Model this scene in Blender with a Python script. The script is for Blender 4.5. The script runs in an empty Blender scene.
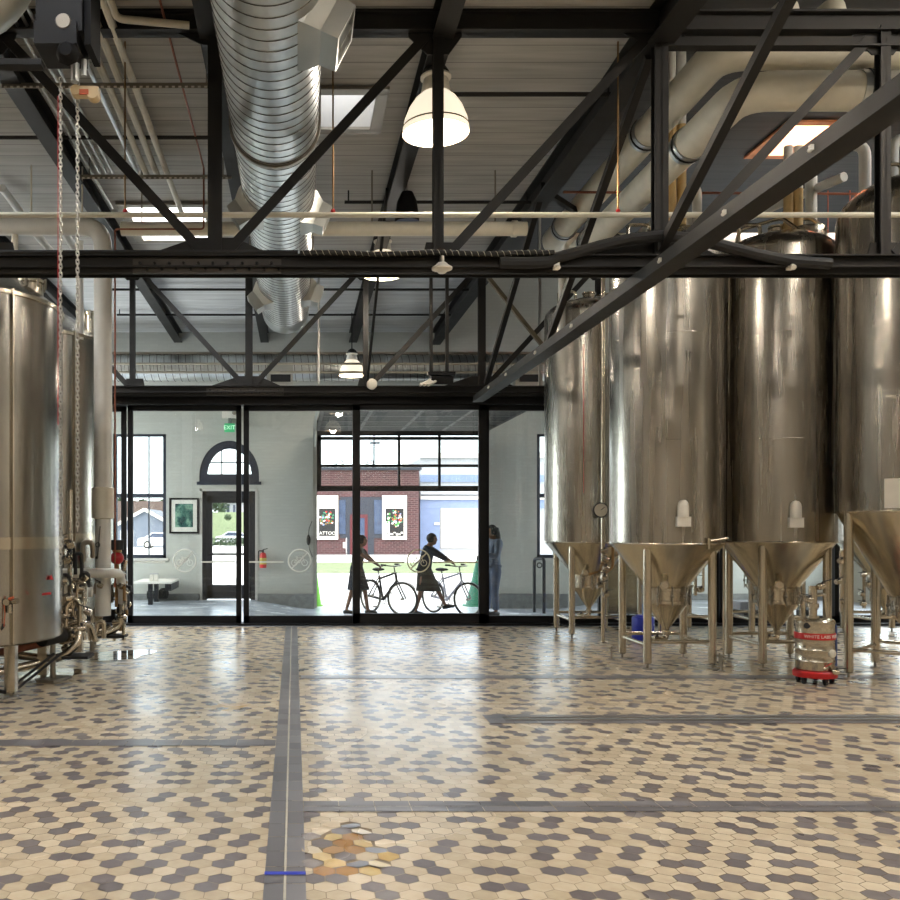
import bpy, bmesh, math, random
import numpy as np
from mathutils import Vector, Matrix, Euler
from mathutils.geometry import tessellate_polygon
R = math.radians
PI = math.pi
SC = bpy.context.scene
COL = SC.collection
EYE = 1.6                       # camera height; focal length 900 px, principal point (298, 528)
def wx(px, Y): return (px - 298.0) * Y / 900.0
def wz(py, Y): return EYE + (528.0 - py) * Y / 900.0
def wp(px, py, Y): return Vector((wx(px, Y), Y, wz(py, Y)))
def lin(c):
    return tuple(((v / 255.0) / 12.92 if v / 255.0 <= .04045 else ((v / 255.0 + .055) / 1.055) ** 2.4) for v in c)

# ------------------------------------------------------------------ materials
def nodes(name):
    m = bpy.data.materials.new(name); m.use_nodes = True
    nt = m.node_tree; b = nt.nodes['Principled BSDF']
    return m, nt, b
def M(name, rgb, rough=.5, metal=0., var=.12, scale=6., bump=0., rvar=.08, spec=.5, stretch=(1, 1, 1)):
    """one noise-varied Principled material; rgb is sRGB 0-255"""
    m, nt, b = nodes(name); N = nt.nodes; L = nt.links
    c = lin(rgb)
    tc = N.new('ShaderNodeTexCoord'); mp = N.new('ShaderNodeMapping'); mp.inputs['Scale'].default_value = stretch
    L.new(tc.outputs['Object'], mp.inputs['Vector'])
    nz = N.new('ShaderNodeTexNoise'); nz.inputs['Scale'].default_value = scale; nz.inputs['Detail'].default_value = 4
    L.new(mp.outputs[0], nz.inputs['Vector'])
    rp = N.new('ShaderNodeValToRGB')
    rp.color_ramp.elements[0].position = .3; rp.color_ramp.elements[1].position = .7
    rp.color_ramp.elements[0].color = tuple(max(0, v * (1 - var)) for v in c) + (1,)
    rp.color_ramp.elements[1].color = tuple(min(1, v * (1 + var)) for v in c) + (1,)
    L.new(nz.outputs[0], rp.inputs[0]); L.new(rp.outputs[0], b.inputs['Base Color'])
    mr = N.new('ShaderNodeMapRange'); mr.inputs[3].default_value = max(.02, rough - rvar); mr.inputs[4].default_value = min(1, rough + rvar)
    L.new(nz.outputs[0], mr.inputs[0]); L.new(mr.outputs[0], b.inputs['Roughness'])
    b.inputs['Metallic'].default_value = metal
    b.inputs['Specular IOR Level'].default_value = spec
    if bump:
        bp = N.new('ShaderNodeBump'); bp.inputs['Strength'].default_value = bump; bp.inputs['Distance'].default_value = .01
        L.new(nz.outputs[0], bp.inputs['Height']); L.new(bp.outputs[0], b.inputs['Normal'])
    return m
def glow(name, rgb, strength):
    m, nt, b = nodes(name)
    b.inputs['Base Color'].default_value = lin(rgb) + (1,)
    b.inputs['Emission Color'].default_value = lin(rgb) + (1,)
    b.inputs['Emission Strength'].default_value = strength
    return m
def thin_glass(name, tint=(246, 248, 247), refl=1.0):
    """a single flat pane: see-through with mirror reflection by angle"""
    m = bpy.data.materials.new(name); m.use_nodes = True; nt = m.node_tree; N = nt.nodes; L = nt.links
    N.clear(); out = N.new('ShaderNodeOutputMaterial'); mx = N.new('ShaderNodeMixShader')
    tr = N.new('ShaderNodeBsdfTransparent'); tr.inputs[0].default_value = lin(tint) + (1,)
    gl = N.new('ShaderNodeBsdfGlossy'); gl.inputs['Roughness'].default_value = .01
    ge = N.new('ShaderNodeNewGeometry'); dp = N.new('ShaderNodeVectorMath'); dp.operation = 'DOT_PRODUCT'
    L.new(ge.outputs['Incoming'], dp.inputs[0]); L.new(ge.outputs['Normal'], dp.inputs[1])
    def mth(op, i, v=None):
        n = N.new('ShaderNodeMath'); n.operation = op; L.new(i, n.inputs[0])
        if v is not None: n.inputs[1].default_value = v
        return n
    c = mth('ABSOLUTE', dp.outputs['Value']); c = mth('MULTIPLY', c.outputs[0], -1); c = mth('ADD', c.outputs[0], 1); c = mth('POWER', c.outputs[0], 5)
    c = mth('MULTIPLY', c.outputs[0], .96 * refl); c = mth('ADD', c.outputs[0], .035 * refl)
    c.use_clamp = True; L.new(c.outputs[0], mx.inputs[0])
    L.new(tr.outputs[0], mx.inputs[1]); L.new(gl.outputs[0], mx.inputs[2]); L.new(mx.outputs[0], out.inputs[0])
    return m

def tank_steel(name, rgb, rough, streak=1.0, lo=.86, hi=1.06):
    """stainless plate: vertical dull streaks, faint dents"""
    m, nt, b = nodes(name); N = nt.nodes; L = nt.links
    c = lin(rgb)
    tc = N.new('ShaderNodeTexCoord')
    mp = N.new('ShaderNodeMapping'); mp.inputs['Scale'].default_value = (7, 7, .35)
    L.new(tc.outputs['Object'], mp.inputs[0])
    nz = N.new('ShaderNodeTexNoise'); nz.inputs['Scale'].default_value = 1.6; nz.inputs['Detail'].default_value = 6
    L.new(mp.outputs[0], nz.inputs['Vector'])
    rp = N.new('ShaderNodeValToRGB')
    rp.color_ramp.elements[0].position = .3; rp.color_ramp.elements[1].position = .72
    rp.color_ramp.elements[0].color = tuple(v * lo for v in c) + (1,)
    rp.color_ramp.elements[1].color = tuple(min(1, v * hi) for v in c) + (1,)
    L.new(nz.outputs[0], rp.inputs[0]); L.new(rp.outputs[0], b.inputs['Base Color'])
    b.inputs['Metallic'].default_value = 1
    mr = N.new('ShaderNodeMapRange'); mr.inputs[3].default_value = rough - (1 - lo) * .3; mr.inputs[4].default_value = rough + (1 - lo) * .4
    L.new(nz.outputs[0], mr.inputs[0]); L.new(mr.outputs[0], b.inputs['Roughness'])
    n2 = N.new('ShaderNodeTexNoise'); n2.inputs['Scale'].default_value = 2.2; n2.inputs['Detail'].default_value = 2
    L.new(tc.outputs['Object'], n2.inputs['Vector'])
    bp = N.new('ShaderNodeBump'); bp.inputs['Strength'].default_value = .055 * streak; bp.inputs['Distance'].default_value = .06
    L.new(n2.outputs[0], bp.inputs['Height']); L.new(bp.outputs[0], b.inputs['Normal'])
    return m

MT = {}
def mats():
    d = MT
    d['steel'] = tank_steel('tank_stainless', (174, 169, 160), .26)
    d['steel_cone'] = tank_steel('cone_stainless', (208, 198, 174), .22, .3, .9, 1.05)  # lighter, golden copy of the tank steel; floor reflection put into the colour
    d['steel_mash'] = tank_steel('mash_stainless', (172, 168, 160), .2, .9)
    d['pipe_steel'] = M('pipe_stainless', (196, 187, 170), .25, 1., .05, 2.5, 0, .03)
    d['dull_steel'] = M('dull_steel', (146, 139, 128), .42, 1., .08, 3, 0, .04)
    d['black'] = M('black_steel_paint', (27, 26, 25), .55, 0, .2, 5, .05, spec=.3)
    d['black_gloss'] = M('black_frame_paint', (18, 18, 20), .5, 0, .15, 5, spec=.25)
    d['rubber'] = M('black_rubber', (22, 22, 23), .7, 0, .2, 12)
    d['galv'] = M('galvanised_duct', (200, 203, 202), .33, 1., .10, 2.2, 0, .05)
    d['galv_dull'] = M('galvanised_plate', (176, 176, 170), .42, 1., .10, 3, 0, .05)
    d['cream'] = M('cream_insulation', (224, 219, 203), .55, 0, .06, 7, .08)
    d['white_pipe'] = M('white_jacket', (214, 213, 207), .5, 0, .05, 6, .05)
    d['conduit'] = M('grey_conduit', (186, 180, 164), .45, .2, .1, 8)
    d['tan'] = M('tan_foam', (206, 176, 122), .7, 0, .14, 7, .1)
    d['wall'] = M('painted_wall', (194, 192, 186), .75, 0, .05, 1.5, .05)
    d['wall_in'] = M('plaster_wall', (172, 166, 154), .8, 0, .08, 1.2, .05)
    d['wall_dark'] = M('dark_wall', (84, 80, 75), .8, 0, .1, 1.2, .05)
    d['concrete'] = M('polished_concrete', (200, 207, 216), .24, 0, .12, 1.8, .03, .12)
    d['curb'] = M('rough_concrete', (120, 122, 120), .8, 0, .2, 9, .2)
    d['pave'] = M('pavement', (214, 212, 206), .85, 0, .06, .8)
    d['grass'] = M('lawn_grass', (108, 120, 80), .9, 0, .3, 3, .3)
    d['leaf'] = M('tree_leaf', (56, 78, 50), .7, 0, .4, 3, .2)
    d['bark'] = M('tree_bark', (80, 66, 52), .9, 0, .3, 8, .3)
    d['red'] = M('red_paint', (190, 30, 34), .4, 0, .1, 6)
    d['maroon'] = M('maroon_door', (84, 16, 24), .5, 0, .1, 4)
    d['orange'] = M('orange_cord', (176, 80, 40), .5, 0, .1, 9)
    d['copper'] = M('copper_tube', (128, 72, 50), .45, .3, .15, 9)
    d['blue'] = M('blue_plastic', (24, 44, 170), .4, 0, .1, 6)
    d['white'] = M('white_plastic', (226, 222, 212), .45, 0, .04, 8)
    d['decal'] = M('white_decal', (212, 216, 208), .6, 0, .03, 8)
    d['decal_tan'] = M('cream_decal', (196, 188, 160), .6, 0, .03, 8)
    d['chain'] = M('chain_steel', (186, 184, 178), .35, 1., .1, 30)
    d['brass'] = M('dull_brass', (140, 112, 76), .38, .9, .1, 4)
    d['beige_plastic'] = M('beige_plastic', (190, 168, 130), .5, 0, .1, 8)
    d['green_cone'] = M('green_plastic', (76, 158, 70), .55, 0, .15, 5)
    d['teal_cone'] = M('teal_plastic', (44, 120, 92), .55, 0, .15, 5)
    d['slate'] = M('slate_trim', (40, 45, 56), .6, 0, .1, 5)
    d['pale_blue'] = M('pale_blue_cladding', (126, 142, 176), .6, 0, .06, 3)
    d['pale'] = M('pale_cladding', (176, 178, 184), .7, 0, .05, 2)
    d['house_grey'] = M('grey_siding', (112, 120, 134), .75, 0, .06, 3)
    d['roof'] = M('roof_shingle', (120, 122, 128), .85, 0, .15, 6)
    d['fence'] = M('brown_wall', (104, 88, 82), .85, 0, .15, 4)
    d['door_dark'] = M('dark_door_paint', (20, 24, 32), .45, 0, .1, 4)
    d['dial'] = M('dial_face', (214, 210, 196), .4, 0, .04, 20)
    d['glass'] = thin_glass('clear_pane')
    d['glass_dark'] = M('dark_window_glass', (60, 72, 96), .12, 0, .25, 2, spec=.8)
    d['skin'] = M('skin', (128, 92, 72), .55, 0, .06, 20)
    d['hair'] = M('dark_hair', (26, 22, 20), .6, 0, .2, 30)
    d['navy'] = M('navy_cloth', (34, 38, 50), .8, 0, .12, 16)
    d['dark_cloth'] = M('dark_olive_cloth', (44, 44, 38), .85, 0, .12, 16)
    d['grey_cloth'] = M('slate_cloth', (112, 122, 138), .85, 0, .12, 16)
    d['jeans'] = M('blue_grey_denim', (92, 102, 122), .85, 0, .12, 20)
    d['shoe'] = M('black_shoe', (24, 24, 24), .5, 0, .1, 9)
    d['car'] = M('white_car_paint', (224, 226, 230), .2, 0, .03, 3)
    d['silver_bike'] = M('pale_bike_paint', (196, 192, 204), .3, .2, .06, 9)
mats()

# ------------------------------------------------------------------ mesh builder
class MB:
    def __init__(s): s.v = []; s.f = []
    def add(s, vs, fs):
        b = len(s.v); s.v.extend([tuple(q) for q in vs]); s.f.extend([tuple(b + i for i in f) for f in fs]); return s
    def box(s, c, d, rot=None):
        c = Vector(c); h = [q / 2 for q in d]
        vs = [Vector((x * h[0], y * h[1], z * h[2])) for x in (-1, 1) for y in (-1, 1) for z in (-1, 1)]
        if rot is not None:
            m = rot if isinstance(rot, Matrix) else Euler(rot).to_matrix(); vs = [m @ q for q in vs]
        return s.add([q + c for q in vs], [(0, 1, 3, 2), (4, 6, 7, 5), (0, 4, 5, 1), (2, 3, 7, 6), (0, 2, 6, 4), (1, 5, 7, 3)])
    def bx(s, x0, x1, y0, y1, z0, z1): return s.box(((x0 + x1) / 2, (y0 + y1) / 2, (z0 + z1) / 2), (abs(x1 - x0), abs(y1 - y0), abs(z1 - z0)))
    def frame(s, d, up=(0, 0, 1)):
        d = Vector(d).normalized(); u = Vector(up)
        if abs(d.dot(u)) > .98: u = Vector((0, 1, 0))
        a = d.cross(u).normalized(); b = a.cross(d).normalized(); return a, b, d
    def bar(s, p0, p1, w, h, up=(0, 0, 1)):
        """rectangular bar; w sideways, h along up"""
        p0 = Vector(p0); p1 = Vector(p1); a, b, d = s.frame(p1 - p0, up)
        vs = [p + a * (i * w / 2) + b * (j * h / 2) for p in (p0, p1) for i, j in ((-1, -1), (1, -1), (1, 1), (-1, 1))]
        return s.add(vs, [(3, 2, 1, 0), (4, 5, 6, 7), (0, 1, 5, 4), (1, 2, 6, 5), (2, 3, 7, 6), (3, 0, 4, 7)])
    def angle(s, p0, p1, w, h, t=.012, up=(0, 0, 1), flip=1):
        """an L section"""
        p0 = Vector(p0); p1 = Vector(p1); a, b, d = s.frame(p1 - p0, up)
        s.bar(p0 + b * (h / 2 - t / 2) , p1 + b * (h / 2 - t / 2), w, t, up)
        s.bar(p0 + a * (flip * (w / 2 - t / 2)), p1 + a * (flip * (w / 2 - t / 2)), t, h, up); return s
    def tube(s, p0, p1, r, n=14, r1=None, cap=True):
        p0 = Vector(p0); p1 = Vector(p1); r1 = r if r1 is None else r1
        a, b, d = s.frame(p1 - p0); vs = []
        for p, q in ((p0, r), (p1, r1)):
            for i in range(n):
                t = 2 * PI * i / n; vs.append(p + (a * math.cos(t) + b * math.sin(t)) * q)
        fs = [(i, (i + 1) % n, n + (i + 1) % n, n + i) for i in range(n)]
        if cap: fs += [tuple(range(n))[::-1], tuple(range(n, 2 * n))]
        return s.add(vs, fs)
    def path(s, pts, r, n=12, cap=True):
        """round tube swept along a polyline"""
        pts = [Vector(p) for p in pts]; k = len(pts); vs = []; a = None
        for i in range(k):
            d = (pts[min(i + 1, k - 1)] - pts[max(i - 1, 0)]).normalized()
            if a is None:
                a, b, _ = s.frame(d); b = d.cross(a).normalized()
            else:
                a = (a - d * a.dot(d)).normalized(); b = a.cross(d).normalized() * -1
                b = d.cross(a).normalized()
            rr = r[i] if isinstance(r, (list, tuple)) else r
            for j in range(n):
                t = 2 * PI * j / n; vs.append(pts[i] + (a * math.cos(t) + b * math.sin(t)) * rr)
        fs = []
        for i in range(k - 1):
            for j in range(n):
                fs.append((i * n + j, i * n + (j + 1) % n, (i + 1) * n + (j + 1) % n, (i + 1) * n + j))
        if cap: fs += [tuple(range(n))[::-1], tuple(range((k - 1) * n, k * n))]
        return s.add(vs, fs)
    def pipe(s, pts, r, bend=None, n=14, seg=6):
        """tube with rounded elbows at the inner points"""
        pts = [Vector(p) for p in pts]; bend = bend or r * 2.2; out = [pts[0]]
        for i in range(1, len(pts) - 1):
            p = pts[i]; d0 = pts[i - 1] - p; d1 = pts[i + 1] - p
            q = min(bend, d0.length * .48, d1.length * .48)
            a = p + d0.normalized() * q; c = p + d1.normalized() * q
            for k in range(seg + 1):
                t = k / seg; out.append(a * (1 - t) ** 2 + p * 2 * t * (1 - t) + c * t * t)
        out.append(pts[-1]); return s.path(out, r, n)
    def lathe(s, prof, c=(0, 0, 0), n=48, axis='z', a0=0, a1=2 * PI):
        c = Vector(c); vs = []; fs = []; full = abs(a1 - a0 - 2 * PI) < 1e-6; m = n if full else n + 1
        for r, z in prof:
            for i in range(m):
                t = a0 + (a1 - a0) * i / n; x, y = r * math.cos(t), r * math.sin(t)
                q = {'z': (x, y, z), 'y': (x, z, y), 'x': (z, x, y)}[axis]; vs.append(c + Vector(q))
        for k in range(len(prof) - 1):
            for i in range(n):
                j = (i + 1) % m
                fs.append((k * m + i, k * m + j, (k + 1) * m + j, (k + 1) * m + i))
        return s.add(vs, fs)
    def torus(s, c, R0, r, axis='z', n=32, k=8, rot=None):
        c = Vector(c); vs = []; fs = []
        for i in range(n):
            t = 2 * PI * i / n
            for j in range(k):
                u = 2 * PI * j / k; x = (R0 + r * math.cos(u)) * math.cos(t); y = (R0 + r * math.cos(u)) * math.sin(t); z = r * math.sin(u)
                q = Vector({'z': (x, y, z), 'y': (x, z, y), 'x': (z, x, y)}[axis])
                if rot is not None: q = rot @ q
                vs.append(c + q)
        for i in range(n):
            for j in range(k):
                fs.append((i * k + j, ((i + 1) % n) * k + j, ((i + 1) % n) * k + (j + 1) % k, i * k + (j + 1) % k))
        return s.add(vs, fs)
    def ball(s, c, r, n=12, sc=(1, 1, 1)):
        vs = []; fs = []; c = Vector(c); m = n // 2
        for i in range(m + 1):
            t = PI * i / m
            for j in range(n):
                u = 2 * PI * j / n
                vs.append(c + Vector((math.sin(t) * math.cos(u) * r * sc[0], math.sin(t) * math.sin(u) * r * sc[1], math.cos(t) * r * sc[2])))
        for i in range(m):
            for j in range(n): fs.append((i * n + j, i * n + (j + 1) % n, (i + 1) * n + (j + 1) % n, (i + 1) * n + j))
        return s.add(vs, fs)
    def slab(s, outer, holes, o, u, v, t):
        """polygon with holes in the plane (o; u, v), thickness vector t"""
        o = Vector(o); u = Vector(u); v = Vector(v); t = Vector(t)
        loops = [outer] + list(holes); flat = [p for l in loops for p in l]
        tris = tessellate_polygon([[Vector((p[0], p[1], 0)) for p in l] for l in loops])
        P = [o + u * p[0] + v * p[1] for p in flat]; n = len(P)
        fs = [tuple(q) for q in tris] + [tuple(i + n for i in reversed(q)) for q in tris]
        b = 0
        for l in loops:
            k = len(l)
            for i in range(k): fs.append((b + i, b + (i + 1) % k, n + b + (i + 1) % k, n + b + i))
            b += k
        return s.add(P + [p + t for p in P], fs)
    def build(s, name, mat, parent=None, smooth=True, ang=35):
        me = bpy.data.meshes.new(name); me.from_pydata(s.v, [], s.f)
        bm = bmesh.new(); bm.from_mesh(me); bmesh.ops.recalc_face_normals(bm, faces=bm.faces); bm.to_mesh(me); bm.free()
        if smooth:
            me.polygons.foreach_set('use_smooth', [True] * len(me.polygons))
            me.set_sharp_from_angle(angle=R(ang))
        for m in (mat if isinstance(mat, (list, tuple)) else [mat]): me.materials.append(MT[m] if isinstance(m, str) else m)
        o = bpy.data.objects.new(name, me); COL.objects.link(o)
        if parent is not None: adopt(o, parent)
        return o
def adopt(o, parent):
    o.parent = parent
    if parent.type == 'EMPTY': o.matrix_parent_inverse = parent.matrix_basis.inverted()
    return o
def tag(o, label, cat, group=None, kind=None):
    o['label'] = label; o['category'] = cat
    if group: o['group'] = group
    if kind: o['kind'] = kind
    return o
def thing(name, loc, label, cat, group=None, rz=0):
    o = bpy.data.objects.new(name, None); COL.objects.link(o); o.empty_display_size = .1
    o.matrix_basis = Matrix.Translation(Vector(loc)) @ Matrix.Rotation(rz, 4, 'Z')
    o.location = loc; o.rotation_euler = (0, 0, rz)
    return tag(o, label, cat, group)
def struct(o): o['kind'] = 'structure'; return o
def dup(root, loc, label=None, rz=None):
    def rec(o, par):
        c = o.copy(); COL.objects.link(c)
        if par is not None: c.parent = par; c.matrix_parent_inverse = o.matrix_parent_inverse.copy()
        for ch in [q for q in bpy.data.objects if q.parent == o]: rec(ch, c)
        return c
    r = rec(root, None); r.location = loc
    if rz is not None: r.rotation_euler = (0, 0, rz)
    if label: r['label'] = label
    return r
# ------------------------------------------------------------------ floor of hexagon tiles
XL, XR, YB, YG, YO = -6.5, 12.0, -5.0, 14.85, 20.0        # side walls, back wall, glass line, outer wall
CEIL, CEIL2, XSTEP = 5.95, 7.3, 3.16
def tile_mat(name, c0, c1, stain=False):
    m, nt, b = nodes(name); N = nt.nodes; L = nt.links
    ge = N.new('ShaderNodeNewGeometry'); rp = N.new('ShaderNodeValToRGB')
    rp.color_ramp.elements[0].color = lin(c0) + (1,); rp.color_ramp.elements[1].color = lin(c1) + (1,)
    L.new(ge.outputs['Random Per Island'], rp.inputs[0])
    tc = N.new('ShaderNodeTexCoord'); nz = N.new('ShaderNodeTexNoise'); nz.inputs['Scale'].default_value = 14; nz.inputs['Detail'].default_value = 5
    L.new(tc.outputs['Object'], nz.inputs['Vector'])
    mu = N.new('ShaderNodeMixRGB'); mu.blend_type = 'OVERLAY'; mu.inputs[0].default_value = .22
    L.new(rp.outputs[0], mu.inputs[1]); L.new(nz.outputs[0], mu.inputs[2])
    col = mu.outputs[0]
    if stain:                                              # rusty brown patch around a broken spot
        sp = N.new('ShaderNodeSeparateXYZ'); L.new(tc.outputs['Object'], sp.inputs[0])
        def blob(x, y, rx, ry, c, k):
            nonlocal col
            v = N.new('ShaderNodeVectorMath'); v.operation = 'SUBTRACT'; L.new(tc.outputs['Object'], v.inputs[0]); v.inputs[1].default_value = (x, y, 0)
            w = N.new('ShaderNodeVectorMath'); w.operation = 'MULTIPLY'; L.new(v.outputs[0], w.inputs[0]); w.inputs[1].default_value = (1 / rx, 1 / ry, 0)
            n2 = N.new('ShaderNodeTexNoise'); n2.inputs['Scale'].default_value = 9; L.new(tc.outputs['Object'], n2.inputs['Vector'])
            ln = N.new('ShaderNodeVectorMath'); ln.operation = 'LENGTH'; L.new(w.outputs[0], ln.inputs[0])
            ad = N.new('ShaderNodeMath'); ad.operation = 'ADD'; L.new(ln.outputs['Value'], ad.inputs[0]); L.new(n2.outputs[0], ad.inputs[1])
            mr = N.new('ShaderNodeMapRange'); mr.inputs[1].default_value = 1.55; mr.inputs[2].default_value = 1.15; mr.inputs[3].default_value = 0; mr.inputs[4].default_value = k
            L.new(ad.outputs[0], mr.inputs[0])
            mx = N.new('ShaderNodeMixRGB'); mx.blend_type = 'MULTIPLY'; mx.inputs[2].default_value = lin(c) + (1,)
            L.new(mr.outputs[0], mx.inputs[0]); L.new(col, mx.inputs[1]); col = mx.outputs[0]
        blob(-.62, 8.05, .2, .22, (220, 186, 90), .8)
    L.new(col, b.inputs['Base Color'])
    n3 = N.new('ShaderNodeTexNoise'); n3.inputs['Scale'].default_value = .55; n3.inputs['Detail'].default_value = 3
    L.new(tc.outputs['Object'], n3.inputs['Vector'])
    mr = N.new('ShaderNodeMapRange'); mr.inputs[1].default_value = .35; mr.inputs[2].default_value = .65; mr.inputs[3].default_value = .22; mr.inputs[4].default_value = .32
    L.new(n3.outputs[0], mr.inputs[0]); L.new(mr.outputs[0], b.inputs['Roughness'])
    b.inputs['Specular IOR Level'].default_value = .6
    bp = N.new('ShaderNodeBump'); bp.inputs['Strength'].default_value = .1; bp.inputs['Distance'].default_value = .01
    L.new(nz.outputs[0], bp.inputs['Height']); L.new(bp.outputs[0], b.inputs['Normal'])
    return m
def strip_slant(y): return -.0045 * (y - 3.9)
def hex_floor():
    rnd = random.Random(7); w = .1065; dy = w * .866; s = w / math.sqrt(3)
    y0, y1, x0, x1 = 2.4, YG - .22, XL + .02, XR - .02
    ny = int((y1 - y0) / dy); nx = int((x1 - x0) / w)
    idx = [(i, j) for j in range(ny) for i in range(nx)]
    def nb(i, j):
        o = j & 1
        return [(i - 1, j), (i + 1, j), (i - 1 + o, j + 1), (i + o, j + 1), (i - 1 + o, j - 1), (i + o, j - 1)]
    dark = {}; order = idx[:]; rnd.shuffle(order)
    for k, a in enumerate(order):
        if a in dark or rnd.random() < .3: continue
        ns = nb(*a)
        if any(q in dark for q in ns): continue
        rnd.shuffle(ns)
        for q in ns:
            if 0 <= q[0] < nx and 0 <= q[1] < ny and q not in dark and not any(r in dark for r in nb(*q) if r != a):
                dark[a] = 1; dark[q] = 1; break
    g = s * .965
    ang = [(math.sin(t * PI / 3) * g, math.cos(t * PI / 3) * g) for t in range(6)]
    V = []; F = []; mi = []
    for (i, j) in idx:
        cx = x0 + w * (i + .5 + (.5 if j & 1 else 0)); cy = y0 + dy * (j + .5); b = len(V)
        mt = 1 if (i, j) in dark else 0; tx = ty = 0.
        q = ((cx - .25) / .2) ** 2 + ((cy - 4.46) / .36) ** 2
        if q < 1.3:                                        # loosened, rust-stained tiles of the broken spot
            tx, ty = rnd.uniform(-.09, .09), rnd.uniform(-.09, .09)
            if not mt and rnd.random() < 1.0 - q * .6: mt = 4 if rnd.random() < .38 else 3
        V += [(cx + a[0], cy + a[1], a[0] * tx + a[1] * ty) for a in ang]; F.append(tuple(range(b + 5, b - 1, -1))); mi.append(mt)
    b = len(V); V += [(XL, YB, -.003), (XR, YB, -.003), (XR, YG, -.003), (XL, YG, -.003)]; F.append((b, b + 1, b + 2, b + 3)); mi.append(2)
    b = len(V); V += [(XL, YB, 0), (XR, YB, 0), (XR, y0, 0), (XL, y0, 0)]; F.append((b, b + 1, b + 2, b + 3)); mi.append(0)
    me = bpy.data.meshes.new('floor'); me.from_pydata(V, [], F)
    me.materials.append(tile_mat('tile_cream', (194, 176, 147), (217, 200, 171), True)); me.materials.append(tile_mat('tile_grey', (106, 98, 97), (126, 118, 117), True))
    me.materials.append(M('tile_grout', (132, 116, 94), .8, 0, .15, 10)); me.materials.append(tile_mat('tile_ochre', (190, 158, 96), (212, 186, 130))); me.materials.append(tile_mat('tile_rust', (150, 108, 60), (182, 138, 84)))
    me.polygons.foreach_set('material_index', mi)
    o = bpy.data.objects.new('floor', me); COL.objects.link(o); struct(o)
hex_floor()
def strip_mat():
    m, nt, b = nodes('strip_tile'); N = nt.nodes; L = nt.links
    ge = N.new('ShaderNodeNewGeometry'); rp = N.new('ShaderNodeValToRGB')
    rp.color_ramp.elements[0].color = lin((98, 95, 97)) + (1,); rp.color_ramp.elements[1].color = lin((128, 125, 127)) + (1,)
    L.new(ge.outputs['Random Per Island'], rp.inputs[0]); L.new(rp.outputs[0], b.inputs['Base Color']); b.inputs['Roughness'].default_value = .3
    return m
MT['strip'] = strip_mat()
MT['joint'] = M('pale_joint', (196, 190, 172), .4, 0, .1, 20)
nt_ = [0]
def trim_name():
    nt_[0] += 1; return 'trim_%d' % nt_[0]
def floor_strips():
    rnd = random.Random(3)
    # double strip running to the glass, with a pale metal joint
    m = MB(); y = 2.4
    while y < YG - .25:
        l = .205; y1 = min(y + l, YG - .22)
        for xa, xb in ((-.152, -.064), (-.052, .036)):
            s0, s1 = strip_slant(y), strip_slant(y1)
            b = [(xa + s0, y + .002, .003), (xb + s0, y + .002, .003), (xb + s1, y1 - .002, .003), (xa + s1, y1 - .002, .003)]
            m.add(b, [(0, 1, 2, 3)])
        y += l
    o = struct(m.build(trim_name(), 'strip'))
    m = MB(); s0, s1 = strip_slant(2.4), strip_slant(YG - .22)
    m.add([(-.063 + s0, 2.4, .004), (-.053 + s0, 2.4, .004), (-.053 + s1, YG - .22, .004), (-.063 + s1, YG - .22, .004)], [(0, 1, 2, 3)])
    m.build('joint', 'joint', o)
    def cross(x0, x1, y0, y1, joint=True, seam=.0):
        m = MB(); rows = ((y0, (y0 + y1) / 2 - .004), ((y0 + y1) / 2 + .004, y1)) if joint else ((y0, y1),)
        x = x0
        while x < x1:
            xe = min(x + .205, x1)
            for a, c in rows: m.add([(x + .002, a, .0035), (xe - .002, a, .0035), (xe - .002, c, .0035), (x + .002, c, .0035)], [(0, 1, 2, 3)])
            x = xe
        o = struct(m.build(trim_name(), 'strip'))
        if joint:
            m = MB(); ym = (y0 + y1) / 2
            m.add([(x0, ym - .003, .0045), (x1, ym - .003, .0045), (x1, ym + .003, .0045), (x0, ym + .003, .0045)], [(0, 1, 2, 3)])
            m.build('joint', 'dull_steel', o)
    cross(XL + .1, -.165, 6.6, 6.79, False)
    cross(.03, XR - .1, 5.07, 5.265)
    cross(1.57, XR - .1, 7.36, 7.70)
    cross(.03, XR - .1, 9.55, 9.75, False)
floor_strips()
# slot drain inside the third strip
t = thing('trench_drain', (1.9, 7.53, 0), 'steel slot drain set in the grey tile strip in front of the conical tanks', 'floor drain')
m = MB(); m.bx(1.72, XR - .12, 7.47, 7.495, .004, .008); m.bx(1.72, XR - .12, 7.565, 7.59, .004, .008); m.build('edge_rail', 'dull_steel', t)
m = MB(); m.bx(1.72, XR - .12, 7.497, 7.563, .004, .005); m.build('slot', 'curb', t)
tag(MB().add([(-.155, 4.14, .006), (.036, 4.14, .006), (.036, 4.178, .006), (-.155, 4.178, .006)], [(0, 1, 2, 3)]).build('blue_tape', 'blue'),
    'blue tape strip stuck across the grey floor band', 'tape')

# puddles: thin water films on the tiles
def puddle(c, rx, ry, seed, label):
    rnd = random.Random(seed); n = 40; ph = [rnd.uniform(0, 6.28) for _ in range(4)]; vs = []
    for i in range(n):
        t = 2 * PI * i / n; k = 1 + .2 * math.sin(2 * t + ph[0]) + .16 * math.sin(3 * t + ph[1]) + .1 * math.sin(5 * t + ph[2])
        vs.append((c[0] + rx * k * math.cos(t), c[1] + ry * k * math.sin(t), .005))
    tag(MB().add(vs, [tuple(range(n))]).build('puddle', 'water'), label, 'puddle', 'puddles on the tiled floor')
MT['water'] = thin_glass('water_film', (225, 222, 212), 1.3)
puddle((-2.32, 11.3), .42, .5, 1, 'water puddle on the tiles by the glass, beside the pipework')
puddle((-2.75, 9.75), .35, .45, 2, 'water puddle under the big left tank and its valves')

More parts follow.
